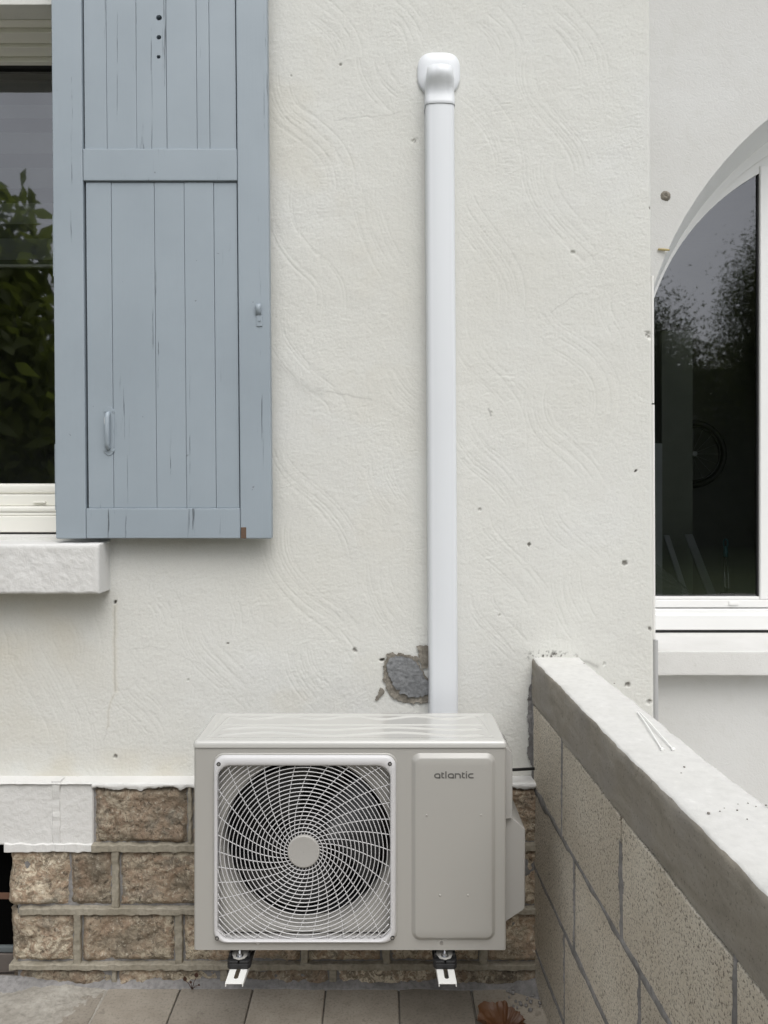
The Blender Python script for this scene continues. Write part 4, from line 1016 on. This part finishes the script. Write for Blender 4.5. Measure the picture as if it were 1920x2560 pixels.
# maker's lettering
def strokes(name, paths, scale, ox, oy, w, mat, parent, y):
    mb = MB()
    for P, closed in paths:
        P = [np.array(((ox+p[0]/scale-CX)*YP/F, EYE-(oy+p[1]/scale-CY)*YP/F)) for p in P]
        n = len(P); L, Rr = [], []
        for i in range(n):
            a = P[i-1] if (closed or i > 0) else None; b = P[(i+1) % n] if (closed or i < n-1) else None
            d1 = (P[i]-a)/np.linalg.norm(P[i]-a) if a is not None else None; d2 = (b-P[i])/np.linalg.norm(b-P[i]) if b is not None else None
            if d1 is None: d1 = d2
            if d2 is None: d2 = d1
            n1 = np.array((-d1[1], d1[0])); n2 = np.array((-d2[1], d2[0])); m = n1+n2; m /= np.linalg.norm(m); k = 1/max(.5, m.dot(n1))
            L.append(P[i]+m*w/2*k); Rr.append(P[i]-m*w/2*k)
        V = [(p[0], y, p[1]) for p in L]+[(p[0], y, p[1]) for p in Rr]
        mb.add(V, [(i, (i+1) % n, n+(i+1) % n, n+i) for i in range(n if closed else n-1)])
    o = mb.build(name, mat, parent); s = o.modifiers.new('s', 'SOLIDIFY'); s.thickness = .0003; s.offset = 0; return o
a_ = [((436, 508), (436, 420), (428, 398), (405, 384), (360, 384), (322, 394), (302, 416), (298, 437), (302, 460), (322, 480), (360, 490), (436, 490))]
t_ = lambda dx: [([(497+dx, 342), (497+dx, 460), (506+dx, 482), (528+dx, 489), (562+dx, 489)], False), ([(516+dx, 379), (556+dx, 379)], False)]
L_ = [(list(a_[0][:]), False)]
sh_ = lambda P, dx: [(p[0]+dx, p[1]) for p in P]
# (letters built as one printed mark)
logo = L_+t_(0)+[([(605, 312), (605, 508)], False)]+[(sh_(a_[0], 375), False)]+[([(868, 508), (868, 384), (950, 384), (984, 394), (1002, 420), (1002, 508)], False)]+t_(567)+[([(1173, 364), (1173, 508)], False), ([(1173, 312), (1173, 340)], False), ([(1365, 384), (1292, 384), (1254, 394), (1238, 416), (1234, 437), (1238, 460), (1254, 480), (1292, 490), (1372, 490)], False)]
lo_ = strokes('lettering', logo, 11.06, 1060, 1900, .0035, M['logo_ink'], ac, YP-.0004); lo_['label'] = 'grey lettering reading atlantic'
# fan grille
grille = bpy.data.objects.new('grille', None); COL.objects.link(grille); grille.parent = ac
def gframe():
    a, b, c, d = AX(536), AX(990), AZ(2352), AZ(1885.5); ia, ib, ic, idd = AX(545.5), AX(975.5), AZ(2346), AZ(1911.5)
    rows = []
    for t, y in ((0, ZA+.003), (0, ZA-.002), (.08, ZA-.0075), (.22, ZA-.0105), (.55, ZA-.012), (.85, ZA-.0115), (.97, ZA-.009), (1.0, ZA-.004), (1.0, ZA+.012)):
        e = (1-t); rows.append([(x, y, z) for x, z in rrect(a+(ia-a)*t, b+(ib-b)*t, c+(ic-c)*t, d+(idd-d)*t, .028*e+.034*t, 8)])
    fix_normals(MB().loft(rows, closed=True).build('frame', M['ac_plastic'], grille, smooth=True))
    # pressed rim of the sheet around it
    rows = []
    for ins, y in ((-.0035, ZA-.0003), (-.002, ZA-.003), (.0005, ZA-.0032), (.0025, ZA-.0005)):
        rows.append([(x, y, z) for x, z in rrect(a+ins, b-ins, c+ins, d-ins, .029, 8)])
    fix_normals(MB().loft(rows, closed=True).build('rim', P_, grille, smooth=True))
    return ia, ib, ic, idd
ia, ib, ic, idd = gframe()
HX, HZ = AX(759.5), AZ(2126.5); px2 = 1/SA
def inside(x, z, m=.003):
    r = .034+m; cx = min(max(x, ia-m+r), ib+m-r); cz = min(max(z, ic-m+r), idd+m-r)
    return math.hypot(x-cx, z-cz) <= r
YG = ZA-.004
def polyruns(P):
    out = []; cur = []
    for p in P:
        if inside(p[0], p[2]): cur.append(p)
        else:
            if len(cur) > 1: out.append(cur)
            cur = []
    if len(cur) > 1: out.append(cur)
    return out
for k in range(28):
    r = (48.6+10.03*k)*px2; n = int(40+r*420)
    full = [(HX+r*math.cos(2*math.pi*i/n), YG+.0008, HZ+r*math.sin(2*math.pi*i/n)) for i in range(n)]
    if all(inside(p[0], p[2]) for p in full):
        mb = MB(); mb.tube(full, .00125, 6, closed=True)
    else:
        st0 = next(i for i, p in enumerate(full) if not inside(p[0], p[2])); rot_ = full[st0:]+full[:st0]
        runs = polyruns(rot_)
        if not runs: continue
        for run in runs: MB().tube(run, .00125, 6).build('ring', M['ac_plastic'], grille, smooth=True)
        continue
    mb.build('ring', M['ac_plastic'], grille, smooth=True)
NSP = 34
for k in range(NSP):
    a0 = 2*math.pi*k/NSP+.05; P = []
    for r in np.linspace(38, 318, 60):
        a = a0-math.radians(21.3)*math.log(r/43.0); P.append((HX+r*px2*math.cos(a), YG+.0030, HZ+r*px2*math.sin(a)))
    for run in polyruns(P)[:1]: MB().tube(run, .00115, 6).build('spoke', M['ac_plastic'], grille, smooth=True)
rows = [[(HX+r*math.cos(2*math.pi*i/48), y, HZ+r*math.sin(2*math.pi*i/48)) for i in range(48)] for r, y in ((.0415, YG+.006), (.0415, YG-.001), (.0405, YG-.003), (.0385, YG-.0036), (.036, YG-.0034), (.0005, YG-.0034))]
fix_normals(MB().loft(rows, closed=True).build('hub', M['ac_cover'], grille, smooth=True))
for px, py in ((549, 1906), (974.5, 1905.5), (545, 2339), (981, 2338)):
    x, z = AX(px), AZ(py)
    MB().cyl((x, ZA-.0126, z), (0, 1, 0), .0052, .006, 16).build('screw_shade', M['fan_black'], grille, smooth=False)  # black disc painted for the shade of the recess around the screw
    MB().cyl((x, ZA-.0132, z), (0, 1, 0), .0033, .004, 6).build('screw', M['zinc'], grille)
# fan orifice plate, shroud, fan
FX, FZ, FR = AX(764), AZ(2124), .2245
def orifice():
    n = 96; sq = []; ci = []
    for i in range(n):
        a = 2*math.pi*i/n; c, s = math.cos(a), math.sin(a)
        tx = ((gx1-FX) if c > 0 else (gx0-FX))/c if abs(c) > 1e-6 else 1e9; tz = ((gz1-FZ) if s > 0 else (gz0-FZ))/s if abs(s) > 1e-6 else 1e9
        t = max(FR+.0008, min(tx, tz)); sq.append((FX+t*c, FZ+t*s)); ci.append((FX+FR*c, FZ+FR*s))
    rows = [[(x, ZA+.034, z) for x, z in sq], [(x, ZA+.034, z) for x, z in ci]]
    for r, y in ((.99, ZA+.0365), (.982, ZA+.042), (.978, ZA+.052), (.975, ZA+.070), (.972, ZA+.092)): rows.append([(FX+FR*r*math.cos(2*math.pi*i/n), y, FZ+FR*r*math.sin(2*math.pi*i/n)) for i in range(n)])
    MB().loft(rows, closed=True).build('fan_orifice', P_, ac, smooth=True)
    rows = [[(FX+FR*.972*math.cos(2*math.pi*i/n), y, FZ+FR*.972*math.sin(2*math.pi*i/n)) for i in range(n)] for y in (ZA+.092, ZA+.20)]
    MB().loft(rows, closed=True).build('fan_duct', M['fan_black'], ac, smooth=True)
orifice()
fan = bpy.data.objects.new('fan', None); COL.objects.link(fan); fan.parent = ac
MB().cyl((FX, ZA+.05, FZ), (0, 1, 0), .055, .08, 32).build('fan_hub', M['fan_black'], fan, smooth=False)
for k in range(3):
    u, v = np.meshgrid(np.linspace(0, 1, 18), np.linspace(0, 1, 18)); r = .05+u*.145; a = 2*math.pi*k/3+.5+(v-.5)*(1.25+.25*u)-u*.45
    grid_mesh('blade', FX+r*np.cos(a), ZA+.055+.07*v-.012*np.sin(v*3.1), FZ+r*np.sin(a), M['fan_black'], fan)
for px in (690, 840):
    box('motor_bracket', AX(px), AX(px)+.012, ZA+.14, ZA+.152, gz0, gz1, M['black_plastic'], ac)
# side covers on the right flank
def flank(name, ya, yb2, z0, z1, out, ch_top, ch_bot, mat):
    x = xb-.001; n = 6
    prof = [(z0, 0), (z0+ch_bot, out*.93), (z0+ch_bot+.006, out), (z1-ch_top-.008, out), (z1-ch_top, out*.94), (z1, out*.12), (z1+.0005, 0)]
    mb = MB(); ins = [0, .002, .007]
    rows = [[(x+o, ya+.012, z) for z, o in prof], [(x+o*.985, ya+.004, z) for z, o in prof], [(x+o*.95, ya, z) for z, o in prof]]
    V = []
    ring = [[(x+o*.93, ya, z0+(z-z0)) for z, o in prof], [(x+o*.985, ya+.003, z) for z, o in prof], [(x+o, ya+.010, z) for z, o in prof], [(x+o, yb2, z) for z, o in prof]]
    mb.loft(ring); k = len(prof); mb.F.append(tuple(range(k))); mb.F.append(tuple(3*k+i for i in range(k)))
    o = fix_normals(mb.build(name, mat, ac, smooth=True)); 
    for p in o.data.polygons: p.use_smooth = len(p.vertices) == 4
    return o
flank('side_grip', 2.03, 2.17, WZ(2040, 2.05), WZ(1862, 2.05), .0225, .014, .004, M['ac_cover'])
flank('valve_cover', 2.045, 2.22, WZ(2299, 2.06), WZ(2026, 2.06), .0590, .040, .034, M['ac_cover'])
for px, py in ((645, 2358), (1104, 2357)):
    MB().cyl((AX(px), ZA+.001, AZ(py)), (0, -1, 0), .0042, .0022, 12).build('screw', M['zinc'], ac)
# ---- wall brackets
def bracket(cx, label, sk):
    b = thing('wall_bracket', label, 'bracket', 'white brackets carrying the air conditioner')
    hw = .0225; zt = .272; y0, y1 = 1.934, ZP-.006; th = .0028; slot0, slot1, sw = 1.9525, 1.994, .0055
    mb = MB()
    def X(x, y): return cx+x+sk*(y-y0)
    def quad(xA, xB, yA, yB):
        mb.hexa([(X(xA, yA), yA, zt-th), (X(xB, yA), yA, zt-th), (X(xB, yB), yB, zt-th), (X(xA, yB), yB, zt-th), (X(xA, yA), yA, zt), (X(xB, yA), yA, zt), (X(xB, yB), yB, zt), (X(xA, yB), yB, zt)])
    # top web with rounded slot: outline polygon
    ol = [(-hw, y0), (hw, y0), (hw, slot1), (sw, slot1)]+[(sw*math.cos(a), slot0+sw-sw*math.sin(a)) for a in np.linspace(0, math.pi, 10)]+[(-sw, slot1), (-hw, slot1)]
    mb.prism(ol, lambda x, y: (X(x, y), y, zt-th), lambda x, y: (X(x, y), y, zt)); quad(-hw, hw, slot1+.0004, y1)
    for s in (-1, 1):
        xo, xi = s*hw, s*(hw-th)
        drop0, drop1 = .009, .052
        P = [(X(xo, y0), y0, zt-drop0), (X(xi, y0), y0, zt-drop0), (X(xi, y1), y1, zt-drop1), (X(xo, y1), y1, zt-drop1), (X(xo, y0), y0, zt-th), (X(xi, y0), y0, zt-th), (X(xi, y1), y1, zt-th), (X(xo, y1), y1, zt-th)]
        mb.hexa(P)
    fix_normals(mb.build('arm', M['bracket_paint'], b, bevel=.0007, seg=1))
    box('upright', X(-hw, y1), X(hw, y1), ZP-.006, ZP-.002, .16, .66, M['bracket_paint'], b, bevel=.0007)
    # rubber cradle with V front and side lugs
    zb = zt+.0006; ztp = zt+.021; c = X(0, 1.99); w = .030
    ol = [(-w, 1.996), (-w+.006, 1.988), (w-.006, 1.988), (w, 1.996), (w, 2.075), (-w, 2.075)]
    mb = MB(); mb.prism([(c+x, y) for x, y in ol], lambda x, y: (x, y, zb), lambda x, y: (x, y, ztp-.008)); mb.prism([(c+x, y) for x, y in [(-w, 1.996), (-w+.006, 1.989), (-.002, 1.989), (-.002, 2.0), (-.016, 2.012), (-w+.010, 2.02), (-w, 2.02)]], lambda x, y: (x, y, ztp-.0079), lambda x, y: (x, y, ztp)); mb.prism([(c+x, y) for x, y in [(w, 1.996), (w-.006, 1.989), (.002, 1.989), (.002, 2.0), (.016, 2.012), (w-.010, 2.02), (w, 2.02)]], lambda x, y: (x, y, ztp-.0079), lambda x, y: (x, y, ztp))
    for s in (-1, 1): mb.box(c+s*(w-.006)-.003, c+s*(w-.006)+.003, 2.0, 2.05, ztp+.0003, ztp+.012)
    fix_normals(mb.build('rubber_pad', M['rubber'], b, bevel=.0015))
    # foot plate of the unit resting in the cradle
    ft = [(-.021, 2.012), (-.014, 1.998), (0, 1.9915), (.014, 1.998), (.021, 2.012), (.023, 2.08), (-.023, 2.08)]
    mb = MB(); mb.prism([(c+x, y) for x, y in ft], lambda x, y: (x, y, ztp+.0006), lambda x, y: (x, y, ztp+.003)); fix_normals(mb.build('foot_plate', M['ac_cover'], b, bevel=.0006, seg=1))
    zc = ztp+.003; yb3 = 2.006
    MB().cyl((c, yb3, zc), (0, 0, 1), .0095, .0016, 24).build('washer', M['zinc'], b)
    MB().cyl((c, yb3, zc+.0017), (0, 0, 1), .0070, .0062, 6).build('nut', M['zinc'], b, bevel=.0006, seg=1)
    mb = MB(); 
    for i in range(5): mb.cyl((c, yb3, zc+.008+i*.0018), (0, 0, 1), .0042, .0009, 12, .0037); mb.cyl((c, yb3, zc+.0089+i*.0018), (0, 0, 1), .0037, .0009, 12, .0042)
    mb.build('bolt', M['zinc'], b)
bracket((585-CX)*1.934/F, 'white steel wall bracket under the fan side of the unit', .015)
bracket((1119.5-CX)*1.934/F, 'white steel wall bracket under the lettered panel side of the unit', -.03)
#%%PARAPET
# ================================================================== BLOCK PARAPET
par = thing('block_wall', 'low unrendered concrete block wall with pale concrete coping', 'wall')
KX = 0.0356
def PW(s, t, z): return (0.4528+KX*s+t*(1+.006*s), ZW-s, z)
zc1, zc0, j1, j2, j3 = .975, .845, .585, .3517, .1075
SMAX = 3.0
# recessed mortar core
MB().hexa([PW(.02, .006, -.02), PW(SMAX-.01, .006, -.02), PW(SMAX-.01, .142, -.02), PW(.02, .142, -.02), PW(.02, .006, zc0+.002), PW(SMAX-.01, .006, zc0+.002), PW(SMAX-.01, .142, zc0+.002), PW(.02, .142, zc0+.002)]).build('mortar_core', M['grey_mortar'], par)
def block(s0, s1, z0, z1, tw=.148):
    g = .0055; s0 += g; s1 -= g; z0 += g; z1 -= g
    # pillow face with slightly uneven edges: a 6x5 grid on the near side, plain elsewhere
    j = lambda a: random.uniform(-a, a)
    P = []
    for z in (z0, z1):
        for (s, t) in ((s0, 0), (s1, 0), (s1, tw), (s0, tw)): P.append(PW(s+j(.0025), t+(j(.0015) if t == 0 else 0), z+j(.0025)))
    # order for hexa: bottom ccw seen from above
    return fix_normals(MB().hexa(P).build('block', M['block'], par, bevel=.005, seg=2))
courses = [(j1, zc0-.002, [ZW-2.043, ZW-1.586, ZW-1.11, ZW-.64, ZW-.17, SMAX-.02]), (j2, j1, [ZW-1.929, ZW-1.483, ZW-1.02, ZW-.55, SMAX-.02]),
           (j3, j2, [ZW-2.02, ZW-1.56, ZW-1.09, ZW-.6, SMAX-.02]), (-.02, j3, [ZW-1.93, ZW-1.48, ZW-1.0, ZW-.5, SMAX-.02])]
for z0, z1, js in courses:
    prev = -.0
    for s in js: block(prev if prev else .012, s, z0, z1); prev = s
# smeared mortar in some joints
def smear(s0, z0, s1, z1, wd, seed, off=.0035, mat='grey_mortar'):
    n = 60; m = 9; L = math.hypot(s1-s0, z1-z0); ds, dz = (s1-s0)/L, (z1-z0)/L
    u, v = np.meshgrid(np.linspace(0, L, n), np.linspace(-1, 1, m)); w = wd*(.55+1.3*vnoise(u*22, u*0+seed, 4)**1.5)*1.25; wob = .006*fbm(u, u*0, 14, seed)
    S = s0+u*ds-(v*w+wob)*dz; Z = z0+u*dz+(v*w+wob)*ds
    H = off*(1-v**2)-.0035+.0045*fbm(S, Z, 70, seed, 3)+.0015
    X = .4528+KX*S-H; Y = ZW-S
    o = grid_mesh('mortar_smear', X, Y, Z, M[mat], par); return o
for k, a in enumerate([(.02, j1, 1.5, j1, .010), (1.5, j1, 2.6, j1, .012), (.02, j2, 2.3, j2, .009), (.02, j3, 1.8, j3, .008),
    (.350, zc0, .350, j1, .0045), (.807, zc0-.06, .807, j1, .011), (.464, j1, .464, j2, .0035), (.910, j1, .910, j2, .012), (.373, j2, .373, j3, .004), (.83, j2, .83, j3, .008), (1.283, zc0, 1.283, j1, .006), (.463, j3, .463, 0, .006), (.012, zc0+.08, .012, .60, .014), (.010, .36, .010, .0, .016)]):
    smear(*a, 20+k)
# coping: swept rough concrete band, own colour on the trowelled top
def coping():
    ss = np.linspace(-.004, SMAX, 420); prof = [(.0, zc0), (-.001, zc0+.03), (-.0005, zc0+.06), (0, zc0+.09), (.0, zc1-.012), (.0025, zc1-.003), (.008, zc1), (.04, zc1), (.08, zc1+.001), (.12, zc1), (.142, zc1-.001), (.150, zc1-.006), (.152, zc1-.02), (.152, zc0)]
    T = np.array([[p[0]]*len(ss) for p in prof]); Z = np.array([[p[1]]*len(ss) for p in prof]); S = np.array([ss for _ in prof])
    ed = np.array([[1.0 if 3 < i < 7 or 9 < i < 12 else .35]*len(ss) for i in range(len(prof))])
    Tn = T+ed*.010*fbm(S, Z*6, 16, 5, 4)+.003*fbm(S, Z, 60, 8, 3); Zn = Z+ed*.007*fbm(S, T*6, 20, 9, 4)+.0016*fbm(S, T, 55, 2, 3)
    Zn[0] = zc0-.003+.012*fbm(S[0], S[0]*0, 9, 3); 
    X = .4528+KX*S+Tn*(1+.006*S); Y = ZW-S
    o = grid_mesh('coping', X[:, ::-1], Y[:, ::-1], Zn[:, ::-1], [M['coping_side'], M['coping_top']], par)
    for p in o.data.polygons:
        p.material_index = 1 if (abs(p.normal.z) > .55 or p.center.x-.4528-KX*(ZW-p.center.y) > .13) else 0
    return o
cp = coping()
# loose grit and pebbles on the coping
PEB = {0: 'largest grey pebble lying on the pale coping', 1: 'round grey pebble on the coping just nearer than the cable ties', 2: 'speck of grit beside the round pebble near the cable ties', 10: 'speck of grit on the coping close to the house wall', 11: 'speck of grit on the right edge of the coping behind the cable ties', 12: 'grey pebble on the coping at the right edge of the picture'}
for i, (px, py, r) in enumerate([(1771, 2036, 4.2), (1711, 1920, 3.2), (1703, 1934, 1.6), (1843, 2028, 3), (1800, 2030, 2), (1870, 2010, 2), (1868, 2050, 2.2), (1811, 2022, 1.6), (1890, 2018, 1.8), (1845, 2012, 1.5), (1460, 1660, 1.6), (1536, 1710, 1.8), (1915, 2016, 3)]):
    Z = (EYE-zc1)*F/(py-CY); x, _, _ = W(px, py, Z); r = r*Z/F
    bm = bmesh.new(); bmesh.ops.create_icosphere(bm, subdivisions=1, radius=r)
    for v in bm.verts: v.co = Vector((v.co.x*random.uniform(.8, 1.3), v.co.y*random.uniform(.8, 1.2), v.co.z*.75+r*.5))
    me = bpy.data.meshes.new('pebble'); bm.to_mesh(me); bm.free(); o = link('pebble', me, M['pebble'], None, True); o.location = (x, Z, zc1+.0008)
    tag(o, PEB.get(i, 'tiny grey stone chip in the scatter at the near end of the coping'), 'pebble', 'stone chips on the coping')
def cable_tie(p0, p1, label, seed):
    t = thing('cable_tie', label, 'cable tie', 'white cable ties on the coping')
    A_, B_ = [((px-CX)*((EYE-zc1)*F/(py-CY))/F, (EYE-zc1)*F/(py-CY)) for px, py in (p0, p1)]
    P = []
    for k in range(9):
        q = k/8; P.append((A_[0]+(B_[0]-A_[0])*q+.0012*math.sin(q*4+seed), A_[1]+(B_[1]-A_[1])*q, zc1+.0042+.003*math.sin(q*math.pi)))
    mb = MB(); rows = [[(x-.0013, y, z-.0005), (x+.0013, y, z-.0005), (x+.0013, y, z+.0006), (x-.0013, y, z+.0006)] for x, y, z in P]
    mb.loft(rows, closed=True); mb.F.append((0, 3, 2, 1)); mb.F.append(tuple(len(mb.V)-4+i for i in range(4))); fix_normals(mb.build('strap', M['tie_plastic'], t))
    x, y, z = P[-1]; MB().box(x-.0032, x+.0032, y-.006, y, z-.003, z+.0024).build('head', M['tie_plastic'], t, bevel=.0006, seg=1)
cable_tie((1592.5, 1784), (1655, 1876), 'white plastic cable tie on the coping, nearer the block face', 1)
cable_tie((1597, 1783.5), (1682, 1876), 'white plastic cable tie on the coping, nearer the wing wall', 2)
# black cable from the unit into the block wall
tag(MB().tube([W(1240, 1925, 2.33), W(1282, 1924.5, 2.335), W(1310, 1923, 2.345), W(1340, 1921.5, 2.36), W(1352, 1921, 2.37)], .0045, 10).build('cable', M['black_plastic'], None, smooth=True), 'short black cable between the unit and the block wall', 'cable')
# crumbs of mortar in the corner by the block wall
for i in range(26):
    x = random.uniform(.36, .455); y = random.uniform(2.22, 2.335); r = random.uniform(.002, .007)
    bm = bmesh.new(); bmesh.ops.create_icosphere(bm, subdivisions=1, radius=r)
    for v in bm.verts: v.co *= random.uniform(.7, 1.3)
    me = bpy.data.meshes.new('mortar_crumb'); bm.to_mesh(me); bm.free(); o = link('mortar_crumb', me, M['grey_mortar'], terrace, True); o.location = (x, y, .002+r*.5)
# dry leaf curled against the block wall
def dead_leaf(cx, cy, sz, ang, label, seed):
    u, v = np.meshgrid(np.linspace(0.02, 1, 26), np.linspace(-math.pi, math.pi, 121))
    rr = sz*(.72+.9*fbm(np.cos(v)+3, np.sin(v)+5, 1.7, seed, 5, .6)+.10*np.abs(np.cos(v*3.5)))
    r = u*rr; X = cx+r*np.cos(v+ang); Y = cy+r*np.sin(v+ang)
    Z = .003+sz*(.34*u**2.2*(.1+1.3*vnoise(v*1.3+9, v*0, seed))+.07*np.abs(np.sin(v*4))*u+.16*fbm(X/sz, Y/sz, 4, seed, 4)*u)
    Z = np.maximum(Z, .002); o = grid_mesh('dead_leaf', X, Y, Z, M['leaf_dead']); tag(o, label, 'leaf')
dead_leaf(.330, 2.150, .092, 1.2, 'curled brown dead leaf on the paving by the block wall', 4)
# seedling at the foot of the plinth
weed = thing('seedling', 'tiny dark seedling sprouting at the foot of the plinth', 'plant')
wx_, wy_ = (479-CX)*2.31/F, 2.315
for (dx, dz, sz, la) in ((-.017, .036, .011, .4), (.013, .046, .012, -.3), (-.002, .028, .007, .1), (.020, .022, .006, -.8)):
    MB().tube([(wx_, wy_, .008), (wx_+dx*.5, wy_-.002, .008+dz*.5), (wx_+dx, wy_-.003, dz)], [.0013, .001, .0008], 5).build('stem', M['leaf_weed'], weed, smooth=True)
    u, v = np.meshgrid(np.linspace(-1, 1, 7), np.linspace(0, 1, 9)); w = np.sin(np.clip(v, .03, 1)*math.pi)**.7*.55
    a = u*w*sz; l = v*sz*1.6; grid_mesh('leaf', wx_+dx+a*math.cos(la)+l*math.sin(-la)*.6, wy_-.004-np.abs(a)*.3-.002*v, dz+l*math.cos(la)*.9+a*math.sin(la), M['leaf_weed'], weed)
# ================================================================== GARDEN BEHIND THE CAMERA (mirrored in the panes)
def leaves(n, c, rad, size, asp, seed, clumps=0, droop=.4):
    rs = np.random.RandomState(seed)
    if clumps:
        cc = rs.normal(size=(clumps, 3)); cc /= np.linalg.norm(cc, axis=1)[:, None]; cc *= rs.uniform(.35, 1, (clumps, 1)); k = rs.randint(0, clumps, n)
        q = rs.normal(size=(n, 3))*.17; p = cc[k]*.85+q
    else:
        p = rs.normal(size=(n, 3)); p /= np.linalg.norm(p, axis=1)[:, None]; p *= rs.uniform(.3, 1, (n, 1))**.5
    P = np.array(c)+p*np.array(rad)
    d = rs.normal(size=(n, 3)); d[:, 2] -= droop; d /= np.linalg.norm(d, axis=1)[:, None]
    nrm = rs.normal(size=(n, 3)); nrm[:, 2] += .6; sdv = np.cross(d, nrm); sdv /= np.linalg.norm(sdv, axis=1)[:, None]+1e-9
    s = size*rs.uniform(.6, 1.25, (n, 1)); up = np.cross(sdv, d)
    a = P; b = P+d*s*.4+sdv*s*asp*.5+up*s*.05; e = P+d*s; f = P+d*s*.4-sdv*s*asp*.5+up*s*.05
    V = np.stack([a, b, e, f], 1).reshape(-1, 3); Fq = np.arange(4*n).reshape(-1, 4)
    return V, Fq
def tree(label, base, h, c, rad, n, size, asp, mat, seed, clumps=0, tr=.12, group=None, droop=.4):
    t = thing('tree', label, 'tree', group); rs = random.Random(seed); bx, by = base
    mb = MB(); P = [(bx, by, -.1), (bx+.03, by, h*.3), (bx+(c[0]-bx)*.5, by+(c[1]-by)*.5, h*.6), (c[0], c[1], h*.9)]; mb.tube(P, [tr, tr*.8, tr*.5, tr*.15], 10)
    for k in range(9):
        z0 = h*rs.uniform(.3, .7); a = rs.uniform(0, 6.28); L = rs.uniform(.5, .9)
        q = (bx+(c[0]-bx)*.4, by+(c[1]-by)*.4, z0); e = (c[0]+rad[0]*L*math.cos(a), c[1]+rad[1]*L*math.sin(a), c[2]+rad[2]*rs.uniform(-.3, .6))
        m = tuple((q[i]+e[i])/2+(.15 if i == 2 else 0) for i in range(3)); mb.tube([q, m, e], [tr*.4, tr*.25, tr*.06], 6)
    mb.build('trunk', M['bark'], t, smooth=True)
    V, Fq = leaves(n, c, rad, size, asp, seed, clumps, droop)
    me = bpy.data.meshes.new('crown'); me.vertices.add(len(V)); me.vertices.foreach_set('co', V.astype(np.float32).ravel()); me.loops.add(Fq.size); me.loops.foreach_set('vertex_index', Fq.ravel().astype(np.int32)); me.polygons.add(len(Fq)); me.polygons.foreach_set('loop_start', np.arange(0, Fq.size, 4, dtype=np.int32)); me.update(calc_edges=True)
    link('crown', me, M[mat], t)
tree('broad leaved tree mirrored in the left window pane', (-4.1, -2.9), 4.2, (-4.0, -2.9, 2.2), (1.1, 1.2, 2.0), 5200, .26, .42, 'leaf_broad', 5, 16, .09, droop=.8)
tree('tall feathery tree mirrored in the arched window pane', (8.3, -8.6), 7.2, (8.3, -8.6, 4.6), (1.35, 1.5, 2.7), 60000, .075, .4, 'leaf_fine', 8, 60, .2)
tree('lower dark tree mirrored at the left of the arched window pane', (5.2, -9.4), 6.0, (5.4, -9.4, 3.1), (2.2, 1.6, 2.6), 70000, .085, .42, 'leaf_hedge', 11, 60, .16)
tree('round garden tree mirrored at the far edge of the left window', (-7.4, -6.5), 4.4, (-7.4, -6.5, 2.6), (2.0, 1.8, 2.2), 9000, .2, .4, 'leaf_hedge', 17, 30, .14)
def hedge():  # put in to cut low sky light; also a dark mass in the panes
    rs = np.random.RandomState(31); n = 60000; V, Fq = leaves(n, (0, 0, 0), (1, 1, 1), .17, .5, 31)
    P = np.stack([rs.uniform(-16, 16, n), -11.2+rs.normal(size=n)*.35, rs.uniform(0, 1, n)], 1)
    top = 4.9+1.8*fbm(P[:, 0], P[:, 0]*0, .35, 4, 4); P[:, 2] *= top
    V = V.reshape(n, 4, 3); V = V-V[:, :1]+P[:, None, :]; V = V.reshape(-1, 3)
    me = bpy.data.meshes.new('hedge'); me.vertices.add(len(V)); me.vertices.foreach_set('co', V.astype(np.float32).ravel()); me.loops.add(Fq.size); me.loops.foreach_set('vertex_index', Fq.ravel().astype(np.int32)); me.polygons.add(len(Fq)); me.polygons.foreach_set('loop_start', np.arange(0, Fq.size, 4, dtype=np.int32)); me.update(calc_edges=True)
    t = thing('hedge', 'tall hedge added behind the camera to block low light, mirrored in the panes', 'hedge'); link('foliage', me, M['leaf_hedge'], t)
    box('core', -16, 16, -11.5, -10.9, -.05, 4.2, M['leaf_hedge'], t)
hedge()
fence = thing('garden_fence', 'dark upright slat fence mirrored at the foot of the left window', 'fence')
sm = None
for k in range(60):
    x = -9.6+k*.11
    if sm is None:
        o = box('slat', -.045, .045, -.012, .012, 0.02, 1.85, M['fence_dark'], fence, bevel=.003, seg=1); sm = o; o.location = (x, -9.3, 0)
    else:
        o = sm.copy(); COL.objects.link(o); o.parent = fence; o.location = (x, -9.3, 0)
for z in (.4, 1.5): box('rail', -9.7, -3.0, -9.33, -9.315, z, z+.07, M['fence_dark'], fence)
for o in bpy.data.objects:
    if o.type == 'MESH' and o.parent is None and 'kind' not in o and 'label' not in o: print('UNTAGGED', o.name)
